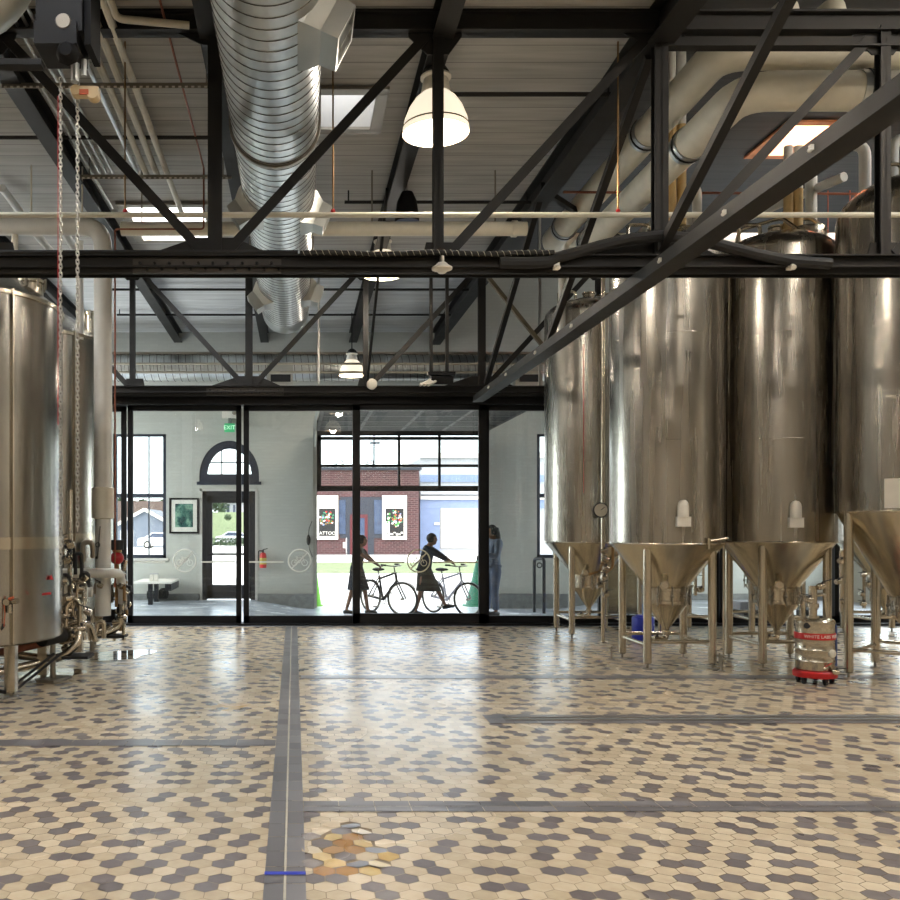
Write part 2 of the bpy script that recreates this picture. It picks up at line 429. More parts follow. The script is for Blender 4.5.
# ------------------------------------------------------------------ ceilings and walls
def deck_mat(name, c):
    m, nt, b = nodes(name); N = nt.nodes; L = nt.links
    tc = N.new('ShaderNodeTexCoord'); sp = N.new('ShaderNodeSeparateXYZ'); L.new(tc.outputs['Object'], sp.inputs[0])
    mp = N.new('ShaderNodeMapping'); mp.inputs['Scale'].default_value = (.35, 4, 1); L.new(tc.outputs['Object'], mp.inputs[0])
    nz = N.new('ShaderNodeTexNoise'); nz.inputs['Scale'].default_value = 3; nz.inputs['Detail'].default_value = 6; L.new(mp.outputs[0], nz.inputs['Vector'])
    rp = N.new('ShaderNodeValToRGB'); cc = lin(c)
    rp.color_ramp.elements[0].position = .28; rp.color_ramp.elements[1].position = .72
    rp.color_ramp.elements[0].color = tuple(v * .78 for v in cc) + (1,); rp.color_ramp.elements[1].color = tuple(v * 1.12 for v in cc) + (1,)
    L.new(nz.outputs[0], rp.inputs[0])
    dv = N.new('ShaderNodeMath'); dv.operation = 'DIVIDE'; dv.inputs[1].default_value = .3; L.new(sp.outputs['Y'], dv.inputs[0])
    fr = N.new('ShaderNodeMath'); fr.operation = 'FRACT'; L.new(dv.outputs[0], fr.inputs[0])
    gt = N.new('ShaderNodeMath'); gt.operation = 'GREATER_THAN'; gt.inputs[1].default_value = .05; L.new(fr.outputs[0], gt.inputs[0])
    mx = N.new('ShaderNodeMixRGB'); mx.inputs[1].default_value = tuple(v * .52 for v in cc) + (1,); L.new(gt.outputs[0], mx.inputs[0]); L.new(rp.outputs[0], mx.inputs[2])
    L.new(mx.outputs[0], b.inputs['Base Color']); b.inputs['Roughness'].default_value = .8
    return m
MT['deck'] = deck_mat('ceiling_board', (178, 178, 176)); MT['deck_dark'] = deck_mat('dark_ceiling_board', (64, 62, 60))  # second is a shaded copy: the unlit raised bay's darkness is in its colour
SKY = [(.1, .82, 8.9, 9.75, 2), (-2.35, -1.25, 12.05, 13.5, 110), (-2.4, -.9, 2.2, 4.4, 22), (1.6, 2.8, 1.6, 4.2, 22), (-5.2, -3.6, 6.4, 8.6, 60), (-2.4, -.9, -3, -.6, 30), (-5.9, -4.6, 10.5, 13.5, 120)]  # first two are in view; the others are unseen, added to bring daylight
SKY_HIGH = [(6.9, 8.2, 12.6, 13.7, 150), (8.6, 11.2, 5.6, 8.0, 110)]  # second one is unseen, added for fill light
def ceiling():
    rect = [(XL, YB), (XSTEP, YB), (XSTEP, YO), (XL, YO)]
    holes = [[(a, c), (b, c), (b, d), (a, d)] for a, b, c, d, e in SKY]
    m = MB(); m.slab(rect, holes, (0, 0, CEIL), (1, 0, 0), (0, 1, 0), (0, 0, .35)); struct(m.build('ceiling', 'deck', smooth=False))
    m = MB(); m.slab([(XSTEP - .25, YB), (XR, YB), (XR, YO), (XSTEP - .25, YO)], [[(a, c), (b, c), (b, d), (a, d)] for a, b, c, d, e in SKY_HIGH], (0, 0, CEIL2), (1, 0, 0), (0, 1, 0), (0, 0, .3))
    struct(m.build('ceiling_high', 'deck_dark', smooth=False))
    m = MB(); m.bx(XSTEP - .2, XSTEP, YB, YO, CEIL, CEIL2 + .3); struct(m.build('wall_monitor', 'wall_dark'))
    def shaft(n, q, z0, z1, mt):
        a, b, c, d, e = q; f = MB(); g = .012; a += g; b -= g; c += g; d -= g
        f.bx(a, a + .03, c, d, z0, z1); f.bx(b - .03, b, c, d, z0, z1); f.bx(a, b, c, c + .03, z0, z1); f.bx(a, b, d - .03, d, z0, z1)
        o = struct(f.build('window_%d' % n, mt))
        MB().bx(a + .03, b - .03, c + .03, d - .03, z1 - .02, z1 - .01).build('pane', 'milk', o)
        f = MB(); f.bx(a - .09, b + .09, c - .09, c + .03, z0 - .03, z0); f.bx(a - .09, b + .09, d - .03, d + .09, z0 - .03, z0); f.bx(a - .09, a + .03, c, d, z0 - .03, z0); f.bx(b - .03, b + .09, c, d, z0 - .03, z0); f.build('trim', 'dull_steel' if mt == 'wall' else mt, o)
    for k, q in enumerate(SKY): shaft(20 + k, q, CEIL - .02, CEIL + .6, 'wall')
    for k, q in enumerate(SKY_HIGH): shaft(40 + k, q, CEIL2 - .02, CEIL2 + .9, MT['cedar'] if k == 0 else 'wall')
def milk():
    m = bpy.data.materials.new('milky_skylight'); m.use_nodes = True; nt = m.node_tree; N = nt.nodes; N.clear()
    out = N.new('ShaderNodeOutputMaterial'); mx = N.new('ShaderNodeMixShader'); mx.inputs[0].default_value = .5
    tr = N.new('ShaderNodeBsdfTransparent'); tl = N.new('ShaderNodeBsdfTranslucent'); tl.inputs[0].default_value = (.85, .87, .9, 1)
    nt.links.new(tr.outputs[0], mx.inputs[1]); nt.links.new(tl.outputs[0], mx.inputs[2]); nt.links.new(mx.outputs[0], out.inputs[0]); return m
MT['milk'] = milk(); MT['cedar'] = M('orange_cedar', (206, 132, 86), .6, 0, .25, 5, stretch=(1, 1, 6))
ceiling()
def wall(name, a, b, z0, z1, mat='wall_in'):
    m = MB(); m.bx(a[0], b[0], a[1], b[1], z0, z1); return struct(m.build(name, mat))
SIDE = (15.6, 19.4, .95, 3.7)                              # unseen tall side windows, added to brighten the passage
for nm, X, s in (('wall_left', XL, -1), ('wall_right', XR, 1)):
    m = MB(); m.slab([(YB, -.3), (YO + .3, -.3), (YO + .3, CEIL2 + .3), (YB, CEIL2 + .3)], [[(SIDE[0], SIDE[2]), (SIDE[1], SIDE[2]), (SIDE[1], SIDE[3]), (SIDE[0], SIDE[3])]], (X, 0, 0), (0, 1, 0), (0, 0, 1), (s * .2, 0, 0))
    struct(m.build(nm, 'wall_in', smooth=False))
    m = MB(); x0, x1 = X + s * .06, X + s * .14
    for y in (SIDE[0] + .05, (SIDE[0] * 2 + SIDE[1]) / 3, (SIDE[0] + SIDE[1] * 2) / 3, SIDE[1] - .05): m.bx(x0, x1, y - .04, y + .04, SIDE[2], SIDE[3])
    for z in (SIDE[2] + .04, 2.3, SIDE[3] - .04): m.bx(x0, x1, SIDE[0], SIDE[1], z - .035, z + .035)
    o = struct(m.build('window_%d' % (5 if s < 0 else 6), M('window_frame', (52, 60, 74), .45)))
    MB().bx(X + s * .1, X + s * .104, SIDE[0], SIDE[1], SIDE[2], SIDE[3]).build('pane', 'glass', o)
wall('wall_back', (XL - .2, YB - .2), (XR + .2, YB), -.3, CEIL2 + .3)

# ------------------------------------------------------------------ passage floor dipping to the garage opening
def pz(x, y):
    def ss(t): t = max(0, min(1, t)); return t * t * (3 - 2 * t)
    return -.18 * ss((x + 1.1) / 1.5) * ss((y - 15.6) / 3.2) * (1 - ss((x - 5.6) / 1.6))
def passage():
    nx, ny = 80, 30; V = []; F = []
    for j in range(ny + 1):
        for i in range(nx + 1):
            x = XL + (XR - XL) * i / nx; y = YG - .22 + (YO + .3 - YG + .22) * j / ny; V.append((x, y, pz(x, y)))
    for j in range(ny):
        for i in range(nx):
            a = j * (nx + 1) + i; F.append((a, a + 1, a + nx + 2, a + nx + 1))
    struct(MB().add(V, F).build('floor_passage', 'concrete'))
passage()
# ------------------------------------------------------------------ outer wall with its openings
GX0, GX1, GZ0, GZ1 = .42, 4.14, -.3, 4.02
W1 = (-4.11, -2.93, .93, 3.69); W2 = (5.31, 6.49, .93, 3.69); DR = (-2.13, -.95, .0, 2.42)
AX, AR, AZ = -1.53, .665, 2.63
def outer_wall():
    arch = [(AX - AR, AZ), (AX + AR, AZ)] + [(AX + AR * math.cos(t), AZ + .12 + .79 * math.sin(t)) for t in [PI * k / 24 for k in range(25)]]
    rect = lambda q: [(q[0], q[2]), (q[1], q[2]), (q[1], q[3]), (q[0], q[3])]
    outline = [(XL, -.3), (DR[0], -.3), (DR[0], DR[3]), (DR[1], DR[3]), (DR[1], -.3), (GX0, -.3), (GX0, GZ1), (GX1, GZ1), (GX1, -.3), (XR, -.3), (XR, CEIL2 + .3), (XL, CEIL2 + .3)]
    m = MB(); m.slab(outline, [rect(W1), rect(W2), arch], (0, YO, 0), (1, 0, 0), (0, 0, 1), (0, .3, 0))
    struct(m.build('wall_front', 'brick_white', smooth=False))
def brick_mat(name, c, mortar, sc=1., bumpy=.6, rough=.8, bw=.2, bh=.067, tone=.13, mort=.008):
    m, nt, b = nodes(name); N = nt.nodes; L = nt.links
    tc = N.new('ShaderNodeTexCoord'); sp = N.new('ShaderNodeSeparateXYZ'); cb = N.new('ShaderNodeCombineXYZ')
    L.new(tc.outputs['Object'], sp.inputs[0]); ad = N.new('ShaderNodeMath'); L.new(sp.outputs['X'], ad.inputs[0]); L.new(sp.outputs['Y'], ad.inputs[1])
    L.new(ad.outputs[0], cb.inputs[0]); L.new(sp.outputs['Z'], cb.inputs[1])
    bk = N.new('ShaderNodeTexBrick'); L.new(cb.outputs[0], bk.inputs['Vector']); bk.inputs['Scale'].default_value = sc
    bk.inputs['Brick Width'].default_value = bw; bk.inputs['Row Height'].default_value = bh; bk.inputs['Mortar Size'].default_value = mort
    cc = lin(c)
    bk.inputs['Color1'].default_value = tuple(v * (1 - tone) for v in cc) + (1,); bk.inputs['Color2'].default_value = tuple(min(1, v * (1 + tone)) for v in cc) + (1,); bk.inputs['Mortar'].default_value = lin(mortar) + (1,)
    L.new(bk.outputs[0], b.inputs['Base Color']); b.inputs['Roughness'].default_value = rough
    bp = N.new('ShaderNodeBump'); bp.invert = True; bp.inputs['Strength'].default_value = bumpy; bp.inputs['Distance'].default_value = .006
    L.new(bk.outputs['Fac'], bp.inputs['Height']); L.new(bp.outputs[0], b.inputs['Normal']); return m
MT['brick_white'] = brick_mat('white_painted_brick', (184, 185, 177), (181, 182, 174), bumpy=.22, tone=.03)
MT['brick_red'] = brick_mat('red_brick', (70, 37, 38), (104, 86, 86), bumpy=.3, bw=.34, bh=.12, tone=.3, mort=.016)
outer_wall()
def framed_window(n, q, y, cols, rows, mid=None):
    x0, x1, z0, z1 = q; m = MB(); w = .075
    m.bx(x0, x0 + w, y + .03, y + .15, z0, z1); m.bx(x1 - w, x1, y + .03, y + .15, z0, z1); m.bx(x0, x1, y + .03, y + .15, z0, z0 + w); m.bx(x0, x1, y + .03, y + .15, z1 - w * .7, z1)
    if mid: m.bx(x0, x1, y + .04, y + .14, mid - .045, mid + .045)
    for c in range(1, cols):
        x = x0 + (x1 - x0) * c / cols; m.bx(x - .014, x + .014, y + .06, y + .1, z0, z1)
    o = struct(m.build('window_%d' % n, 'slate_frame'))
    MB().bx(x0 + .03, x1 - .03, y + .08, y + .084, z0 + .03, z1 - .03).build('pane', 'glass', o)
    MB().bx(x0 - .05, x1 + .05, y - .04, y + .1, z0 - .06, z0).build('sill', 'wall', o)
    return o
MT['slate_frame'] = M('slate_window_frame', (34, 41, 56), .45, 0, .1, 4)
framed_window(1, W1, YO, 3, 2, 2.32); framed_window(2, W2, YO, 3, 2, 2.32)
# arched fanlight
def fan():
    m = MB(); y = YO + .03
    def ar(r, h): return [(AX - r, AZ + (AR - r)), (AX + r, AZ + (AR - r))] + [(AX + r * math.cos(t), AZ + .12 + h * math.sin(t)) for t in [PI * k / 24 for k in range(25)]]
    m.slab(ar(AR, .79), [ar(AR - .17, .62)], (0, y, 0), (1, 0, 0), (0, 0, 1), (0, .12, 0))
    z0 = AZ + .17
    for x in (-.17, .17): m.bx(AX + x - .014, AX + x + .014, y + .04, y + .08, z0, AZ + .12 + .58)
    m.bx(AX - .48, AX + .48, y + .04, y + .08, AZ + .42, AZ + .445)
    o = struct(m.build('window_3', 'slate_frame'))
    g = ar(AR - .16, .63); MB().slab(g, [], (0, y + .06, 0), (1, 0, 0), (0, 0, 1), (0, .004, 0)).build('pane', 'glass', o)
    MB().bx(AX - AR - .05, AX + AR + .05, YO - .05, YO + .1, AZ - .07, AZ).build('sill', 'slate_frame', o)
fan()
def street_door():
    x0, x1, z0, z1 = DR; m = MB(); y = YO + .04
    m.bx(x0, x0 + .1, y, y + .12, 0, z1); m.bx(x1 - .1, x1, y, y + .12, 0, z1); m.bx(x0, x1, y, y + .12, z1 - .1, z1)
    o = struct(m.build('door_1', 'door_dark'))
    m = MB(); a, b = x0 + .1, x1 - .1
    m.bx(a, a + .12, y + .03, y + .08, .02, z1 - .1); m.bx(b - .12, b, y + .03, y + .08, .02, z1 - .1); m.bx(a, b, y + .03, y + .08, .02, .33); m.bx(a, b, y + .03, y + .08, z1 - .26, z1 - .1)
    lf = m.build('leaf', 'door_dark', o)
    MB().bx(a + .1, b - .1, y + .05, y + .054, .3, z1 - .2).build('pane', 'glass', lf)
    MB().tube((a + .04, y - .04, 1.02), (b - .04, y - .04, 1.02), .022).build('push_bar', 'black_gloss', lf)
    m = MB(); m.bx(x0 - .05, x0, YO - .02, YO + .02, 0, z1 + .05); m.bx(x1, x1 + .05, YO - .02, YO + .02, 0, z1 + .05); m.bx(x0 - .05, x1 + .05, YO - .02, YO + .02, z1, z1 + .05); m.build('casing', 'wall', o)
street_door()
def curbs():
    for n, (a, b) in enumerate(((XL + .05, DR[0] - .06), (DR[1] + .06, GX0 - .06), (GX1 + .15, XR - .05))):
        m = MB(); m.bx(a, b, YO - (.1 if n != 1 else .22), YO - .002, -.25, .14); struct(m.build('baseboard_%s' % ('front', 'pier', 'far')[n], 'curb'))
curbs()
# ------------------------------------------------------------------ sectional garage door, partly raised, with tracks
def garage():
    m = MB(); y = YO + .06; zb = 2.42; zt = 3.66
    xs = [GX0, 1.62, 2.36, 3.24, GX1]
    xs = [GX0 + .02, wx(358, YO), wx(399.5, YO), wx(440, YO), GX1 - .02]
    m.bx(GX0, GX1, y, y + .06, zb, zb + .12); m.bx(GX0, GX1, y, y + .06, wz(465.5, YO) - .03, wz(465.5, YO) + .03); m.bx(GX0, GX1, y, y + .06, wz(438, YO) - .035, wz(438, YO) + .035)
    for x in xs: m.bx(x - .028, x + .028, y, y + .06, zb, zt)
    m.bx(GX0 - .02, GX0 + .1, y, y + .06, zb, zt); m.bx(GX1 - .1, GX1 + .02, y, y + .06, zb, zt)
    m.bx(GX0, GX1, y, y + .07, zt, GZ1)
    o = struct(m.build('door_2', 'black_gloss'))
    MB().bx(GX0 + .05, GX1 - .05, y + .03, y + .034, zb + .05, zt - .02).build('pane', 'glass', o)
    m = MB()                                              # sections already rolled overhead
    y1, y0 = YO - .35, 16.2
    for k in range(4):
        a = y0 + (y1 - y0) * k / 4; b = y0 + (y1 - y0) * (k + 1) / 4 - .02
        m.bx(GX0, GX1, a, a + .07, 3.72, 3.78); m.bx(GX0, GX1, b - .07, b, 3.72, 3.78)
        for x in xs: m.bx(x - .035, x + .035, a, b, 3.72, 3.78)
    m.build('raised_section', 'black_gloss', o)
    MB().bx(GX0, GX1, y0, y1, 3.725, 3.74).build('raised_pane', MT['smoke'], o)
    for k, x in enumerate((GX0 - .06, GX1 + .06)):
        m = MB(); m.bar((x, YO - .05, -.15), (x, YO - .05, 3.4), .05, .05)
        pts = [(x, YO - .05 - .4 * (1 - math.cos(t)), 3.4 + .4 * math.sin(t)) for t in [PI / 2 * i / 8 for i in range(9)]]
        m.path(pts, .027, 6); m.bar(pts[-1], (x, 15.6, 3.8), .05, .05); m.bx(x - .02, x + .02, 15.62, 15.66, 3.8, CEIL if x < 3.1 else CEIL2)
        m.build('track', 'galv_dull', o)
    m = MB(); m.tube((GX0, YO - .22, 4.0), (GX1, YO - .22, 4.0), .03); 
    for x in (1.0, 3.5): m.tube((x, YO - .22, 4.0), (x + .5, YO - .22, 4.0), .06)
    m.build('spring_shaft', 'dull_steel', o)
MT['smoke'] = M('smoked_panel', (17, 17, 19), .6, 0, .1, 3, spec=.12)
garage()

# ------------------------------------------------------------------ glass partition: framed sliding panels
def bike_ban(parent, x, z, y, mat):
    m = MB(); r = .185
    m.torus((x, y, z), r, .011, 'y', 40, 6); k = r * .70
    m.bar((x - k, y, z - k), (x + k, y, z + k), .004, .022, (0, 0, 1))
    for dx in (-.085, .085): m.torus((x + dx, y, z - .035), .048, .006, 'y', 24, 6)
    a = lambda px, pz_: (x + px, y, z + pz_)
    for p, q in (((-.085, -.035), (-.045, .045)), ((-.045, .045), (.05, .05)), ((.05, .05), (.0, -.035)), ((.0, -.035), (-.045, .045)), ((-.085, -.035), (0, -.035)), ((.085, -.035), (.045, .075)), ((.045, .075), (.075, .085)), ((-.065, .06), (-.025, .06))):
        m.bar(a(*p), a(*q), .004, .011)
    m.build('no_cycling_decal', mat, parent)
def glass_panel(n, x0, x1, y, zb, strip=None, decal=None, mat='decal', stile=.085):
    m = MB(); zt = 3.62
    m.bx(x0, x0 + stile, y, y + .07, .01, zt); m.bx(x1 - stile, x1, y, y + .07, .01, zt); m.bx(x0, x1, y, y + .07, .01, zb); m.bx(x0, x1, y, y + .07, zt - .085, zt)
    o = struct(m.build('door_%d' % n, 'black_gloss'))
    MB().bx(x0 + .04, x1 - .04, y + .033, y + .037, .1, zt - .05).build('pane', 'glass', o)
    if strip:
        m = MB()
        for a, b in strip: m.bx(a, b, y + .0295, y + .0325, 1.026, 1.052)
        m.build('safety_strip', mat, o)
    if decal is not None: bike_ban(o, decal, 1.6 - .54, y + .028, mat)
    return o
gy = YG
PX = lambda p: wx(p, gy)
glass_panel(3, PX(-30), PX(125), gy + .1, .15)
glass_panel(4, PX(127.5), PX(241.3), gy, .15, [(PX(134), PX(165)), (PX(201), PX(235))], PX(184.5))
glass_panel(5, PX(243.5), PX(358), gy, .15, [(PX(249), PX(284))], PX(299.5), stile=.09)
glass_panel(6, PX(352.5), PX(485), gy - .1, .2, [(PX(362), PX(404)), (PX(432), PX(477))], PX(418), 'decal_tan', stile=.12)
for k, (a, b) in enumerate(((484, 604), (602, 722), (720, 840), (838, 940))):
    glass_panel(7 + k, PX(a), min(PX(b), XR), gy + .1 * (k % 2), .15)
m = MB(); m.bx(XL, XR, gy - .16, gy + .2, 3.62, 3.84); struct(m.build('trim_header', 'black_gloss'))
m = MB(); m.bx(XL, XR, gy - .14, gy + .2, .0, .035); struct(m.build('trim_sill', 'black_gloss'))
# ------------------------------------------------------------------ roof steel
MT['steel_grey'] = M('grey_steel_plate', (64, 60, 56), .5, 0, .2, 5, .05, spec=.3)
YT, YF = 7.59, 14.5
PXS = [-4.45, -2.575, -.70, 1.18, 3.05, 4.93, 6.80, 8.68, 10.55]
ZB0, ZB1, ZT0, ZT1 = 3.725, 3.877, 5.77, 5.94
def plate(m, pts, y, t=.014):
    return m.slab(pts, [], (0, y - t / 2, 0), (1, 0, 0), (0, 0, 1), (0, t, 0))
def make_truss():
    t = thing('roof_truss', (0, YT, ZB0), 'near black roof truss crossing the hall in front of the spiral duct', 'roof truss', 'black roof trusses')
    m = MB(); x0, x1 = XL, XR
    for s in (-1, 1):
        y = YT + s * .055
        m.bx(x0, x1, y - .006, y + .006, ZB0, ZB1); m.bx(x0, x1, y - (.065 if s < 0 else 0), y + (.065 if s > 0 else 0), ZB0 + .045, ZB0 + .058); m.bx(x0, x1, y - (.06 if s < 0 else 0), y + (.06 if s > 0 else 0), ZB1 - .012, ZB1)
    m.bx(x0, x1, YT - .05, YT + .05, ZB0 + .05, ZB0 + .06); m.build('bottom_chord', 'black', t)
    m = MB(); m.bx(x0, x1, YT - .07, YT + .07, ZT1 - .02, ZT1); m.bx(x0, x1, YT - .02, YT + .02, ZT0, ZT1); m.bx(x0, x1, YT - .07, YT + .07, ZT0, ZT0 + .014); m.build('top_chord', 'black', t)
    m = MB(); m.bx(3.05, x1, YT - .05, YT + .05, 5.645, 5.66); m.bx(3.05, x1, YT - .01, YT + .01, 5.65, 5.74); m.build('strut', 'black', t)
    for k, x in enumerate(PXS):
        m = MB(); w = .115 if k % 2 == 0 else .085
        m.bx(x - w / 2, x + w / 2, YT - .045, YT - .033, ZB1 - .03, ZT0 + .05); m.bx(x - w / 2, x + w / 2, YT + .033, YT + .045, ZB1 - .03, ZT0 + .05); m.bx(x - .008, x + .008, YT - .045, YT + .045, ZB1 - .03, ZT0 + .05)
        m.build('vertical', 'black', t)
    # diagonals rise to the left and right of every second panel point
    for k, (i, j) in enumerate(((2, 1), (2, 3), (3, 4), (4, 5), (5, 6), (6, 7), (1, 0), (7, 8))):
        s = 1 if PXS[j] > PXS[i] else -1
        m = MB(); m.bar((PXS[i] + s * .09, YT - .02, ZB1 + .03), (PXS[j] - s * .12, YT - .02, ZT0 - .05), .012, .082, (0, 0, 1)); m.bar((PXS[i] + s * .09, YT, ZB1 + .03), (PXS[j] - s * .12, YT, ZT0 - .05), .05, .014)
        m.build('diagonal', 'black', t)
    for k, x in enumerate(PXS):
        y = YT
        if k % 2 == 0: ps = ([(x - .62, ZB1 - .02), (x + .52, ZB1 - .02), (x + .52, ZB1 + .01), (x + .16, ZB1 + .17), (x - .16, ZB1 + .17), (x - .62, ZB1 + .01)], [(x - .42, ZT0 + .05), (x + .3, ZT0 + .05), (x + .1, ZT0 - .1), (x - .1, ZT0 - .1)])
        else: ps = ([(x - .14, ZB1 - .02), (x + .2, ZB1 - .02), (x + .17, ZB1 + .13), (x - .1, ZB1 + .13)], [(x - .25, ZT0 + .05), (x + .2, ZT0 + .05), (x + .2, ZT0 - .03), (x + .09, ZT0 - .18), (x - .09, ZT0 - .18), (x - .25, ZT0 - .03)])
        for q in ps: plate(MB(), q, y).build('gusset_plate', 'black', t)
    m = MB(); xa, xb = -1.38, -.14; m.bx(xa, xb, YT - .076, YT - .066, ZB0 + .0, ZB1 - .03)
    sp = m.build('splice_plate', 'steel_grey', t)
    m = MB()
    for i in range(10):
        for j in (0, 1):
            x = xa + .06 + i * .122 + (.06 if j else 0); m.lathe([(0.0001, YT - .094), (.012, YT - .092), (.014, YT - .08), (.014, YT - .075)], (x, 0, ZB0 + (.035 if j else .085)), 8, 'y')
    m.build('bolt_rows', 'black_gloss', sp)
    return t
tr = make_truss()
tr2 = dup(tr, (-.09, YF, ZB0), 'far black roof truss standing right above the glass partition')

for a, b, lab in (((3.05, YT - .05, 3.95), (3.05, 3.7, 5.8), 'steep black sway brace leaving the near truss towards the ceiling overhead'),
                  ((3.02, YT + .15, 5.65), (3.0, 10.75, 3.85), 'black sway brace falling from the near truss past the cream pipes'),
                  ((3.0, YF - .15, 3.9), (3.02, 11.05, 5.82), 'black sway brace rising from the far truss beside the dial gauge tank'),
                  ((1.10, YF - .15, 3.9), (1.12, 11.3, 5.85), 'thin black sway brace rising from the far truss beside the small far lamp'),
                  ((3.15, 11.4, 5.85), (5.75, 14.6, 5.95), 'grey diagonal brace running below the cream insulated pipes')):
    m = MB(); m.bar(a, b, .07 if 'thin' not in lab else .035, .07); tag(m.build('sway_brace', 'black'), lab, 'brace', 'black sway braces between the trusses')
m = MB(); m.bar((3.0, YF - .32, wz(278, 14.2)), (3.93, YF - .32, wz(352, 14.2)), .06, .06)
tag(m.build('sway_brace', M('stained_strut', (96, 88, 70), .6, .2, .3, 6)), 'short rust-stained grey brace slanting down towards the dial gauge tank', 'brace', 'black sway braces between the trusses')

t = thing('tie_beam', (2.88, 7.6, 3.6), 'long dark tie channel running lengthwise under the trusses beside the tanks', 'steel beam')
m = MB()
m.bar((2.88, 1.5, 3.62), (2.88, YF - .1, 3.62), .17, .013); m.bar((2.81, 1.5, 3.67), (2.81, YF - .1, 3.67), .013, .1); m.bar((2.95, 1.5, 3.67), (2.95, YF - .1, 3.67), .013, .1)
m.build('channel', 'black', t)
m = MB(); m.tube((2.88, 1.5, 3.65), (2.88, YF - .1, 3.65), .018, 8); m.build('conduit', 'dull_steel', t)
m = MB()
for y in (4.9, 5.9, 6.95, 9.2, 10.6, 12.1, 13.2):
    x = 2.88; m.box((x - .085, y, 3.67), (.02, .025, .03)); m.ball((x - .095, y, 3.655), .013, 8)
m.build('cable_clips', 'white', t)

for k, x in enumerate((-4.45, -2.66, -.74, 1.22, )):
    lab = ('dark ceiling joist on the far side from the conical tanks, above the brewing vessels', 'dark ceiling joist beside the bundle of conduits', 'dark ceiling joist hidden partly behind the spiral duct', 'dark ceiling joist carrying the row of bright lamps')[k]
    m = MB(); y0, y1 = YB, YO
    m.bx(x - .09, x + .09, y0, y1, CEIL - .23, CEIL - .215); m.bx(x - .012, x + .012, y0, y1, CEIL - .22, CEIL); m.bx(x - .09, x + .09, y0, y1, CEIL - .016, CEIL - .002)
    tag(m.build('ceiling_joist', 'black'), lab, 'ceiling joist', 'dark steel ceiling joists')
m = MB(); x = 3.05
m.bx(x - .11, x + .11, YB, YO, CEIL - .28, CEIL - .26); m.bx(x - .015, x + .015, YB, YO, CEIL - .27, CEIL); m.bx(x - .11, x + .11, YB, YO, CEIL - .02, CEIL - .002)
tag(m.build('ceiling_joist', 'black'), 'widest dark ceiling joist, running next to the cream insulated pipes', 'ceiling joist', 'dark steel ceiling joists')

# cross rods and strut channels under the ceiling
for y, z, a, b, lab in ((9.75, 5.83, -3.9, -.78, 'black rod across the ceiling behind the hoist'), (16.0, 5.84, -3.6, 3.1, 'black rod across the ceiling beyond the far truss, nearer one'), (17.9, 5.84, -3.6, 3.1, 'black rod across the ceiling near the outer wall'),
                        (8.55, 5.72, 1.3, 3.0, 'black rod across the ceiling beside the big near lamp'), (11.6, 5.8, 0.6, 3.0, 'black rod across the ceiling behind the hanging speaker')):
    m = MB(); m.tube((a, y, z), (b, y, z), .022, 8)
    for x in (a + .05, b - .05): m.tube((x, y, z), (x, y, CEIL), .01, 6)
    tag(m.build('ceiling_rod', 'black'), lab, 'rod', 'black rods under the ceiling')
def strut(y, z, a, b, lab):
    m = MB(); m.bx(a, b, y, y + .042, z + .01, z + .042); m.bx(a, b, y, y + .004, z - .008, z + .01)
    t = thing('strut_channel', ((a + b) / 2, y, z), lab, 'strut channel', 'slotted strut channels under the ceiling'); m.build('channel', 'dull_steel', t)
    n = int((b - a) / .06)
    for i in range(n): MB().bx(a + .02 + i * .06, a + .048 + i * .06, y - .002, y, z - .004, z + .012).build('slot', 'white', t)
    for x in (a + .1, b - .1): MB().tube((x, y + .02, z), (x, y + .02, CEIL), .008, 6).build('hanger_rod', 'dull_steel', t)
strut(8.35, 5.69, -2.75, -.75, 'slotted strut channel under the ceiling behind the hoist')
strut(10.55, 5.70, -2.55, -.78, 'slotted strut channel crossing the far ends of the conduits')

# conduits
for x, y1, lab in ((-1.80, 10.75, 'thick grey conduit on the ceiling beside the hoist, first of three'), (-1.675, 10.75, 'thick grey conduit in the middle of three on the ceiling'), (-1.55, 12.05, 'thick grey conduit next to the spiral duct, longest of three')):
    tag(MB().tube((x, 1.5, 5.80), (x, y1, 5.80), .036, 10).build('conduit', 'conduit'), lab, 'conduit', 'thick grey conduits under the ceiling')
for k, (x, y1, r) in enumerate(((-2.46, 11.9, .018), (-2.36, 10.7, .016), (-2.28, 10.7, .016), (-2.2, 10.7, .016))):
    tag(MB().tube((x, 4.5, 5.83), (x, y1, 5.83), r, 8).build('conduit', 'galv_dull'), ('thin steel conduit outermost beyond the hoist, longest of four', 'second thin steel conduit counted from the hoist side', 'third thin steel conduit counted from the hoist side', 'fourth thin steel conduit counted from the hoist side')[k], 'conduit', 'thin steel conduits under the ceiling')
tag(MB().tube((-1.92, 4.5, 5.8), (-1.90, 10.6, 5.8), .026, 8).build('conduit', 'galv'), 'single bright steel conduit beside the three thick grey ones', 'conduit')
tag(MB().pipe([(-1.50, 6.6, 5.82), (-1.50, 7.0, 5.82), (-1.48, 7.35, 5.76), (-.9, 7.45, 5.76)], .03).build('conduit', 'conduit'), 'grey conduit bending sideways under the ceiling above the near truss', 'conduit')
tag(MB().pipe([(-1.11, 4, 5.84), (-1.11, 10.6, 5.84), (-1.11, 10.6, 5.12), (-2.155, 10.6, 5.12), (-2.155, 10.6, .9)], .011, .04, 8).build('copper_line', 'copper'), 'thin copper line running down beside the white standpipe', 'copper pipe')

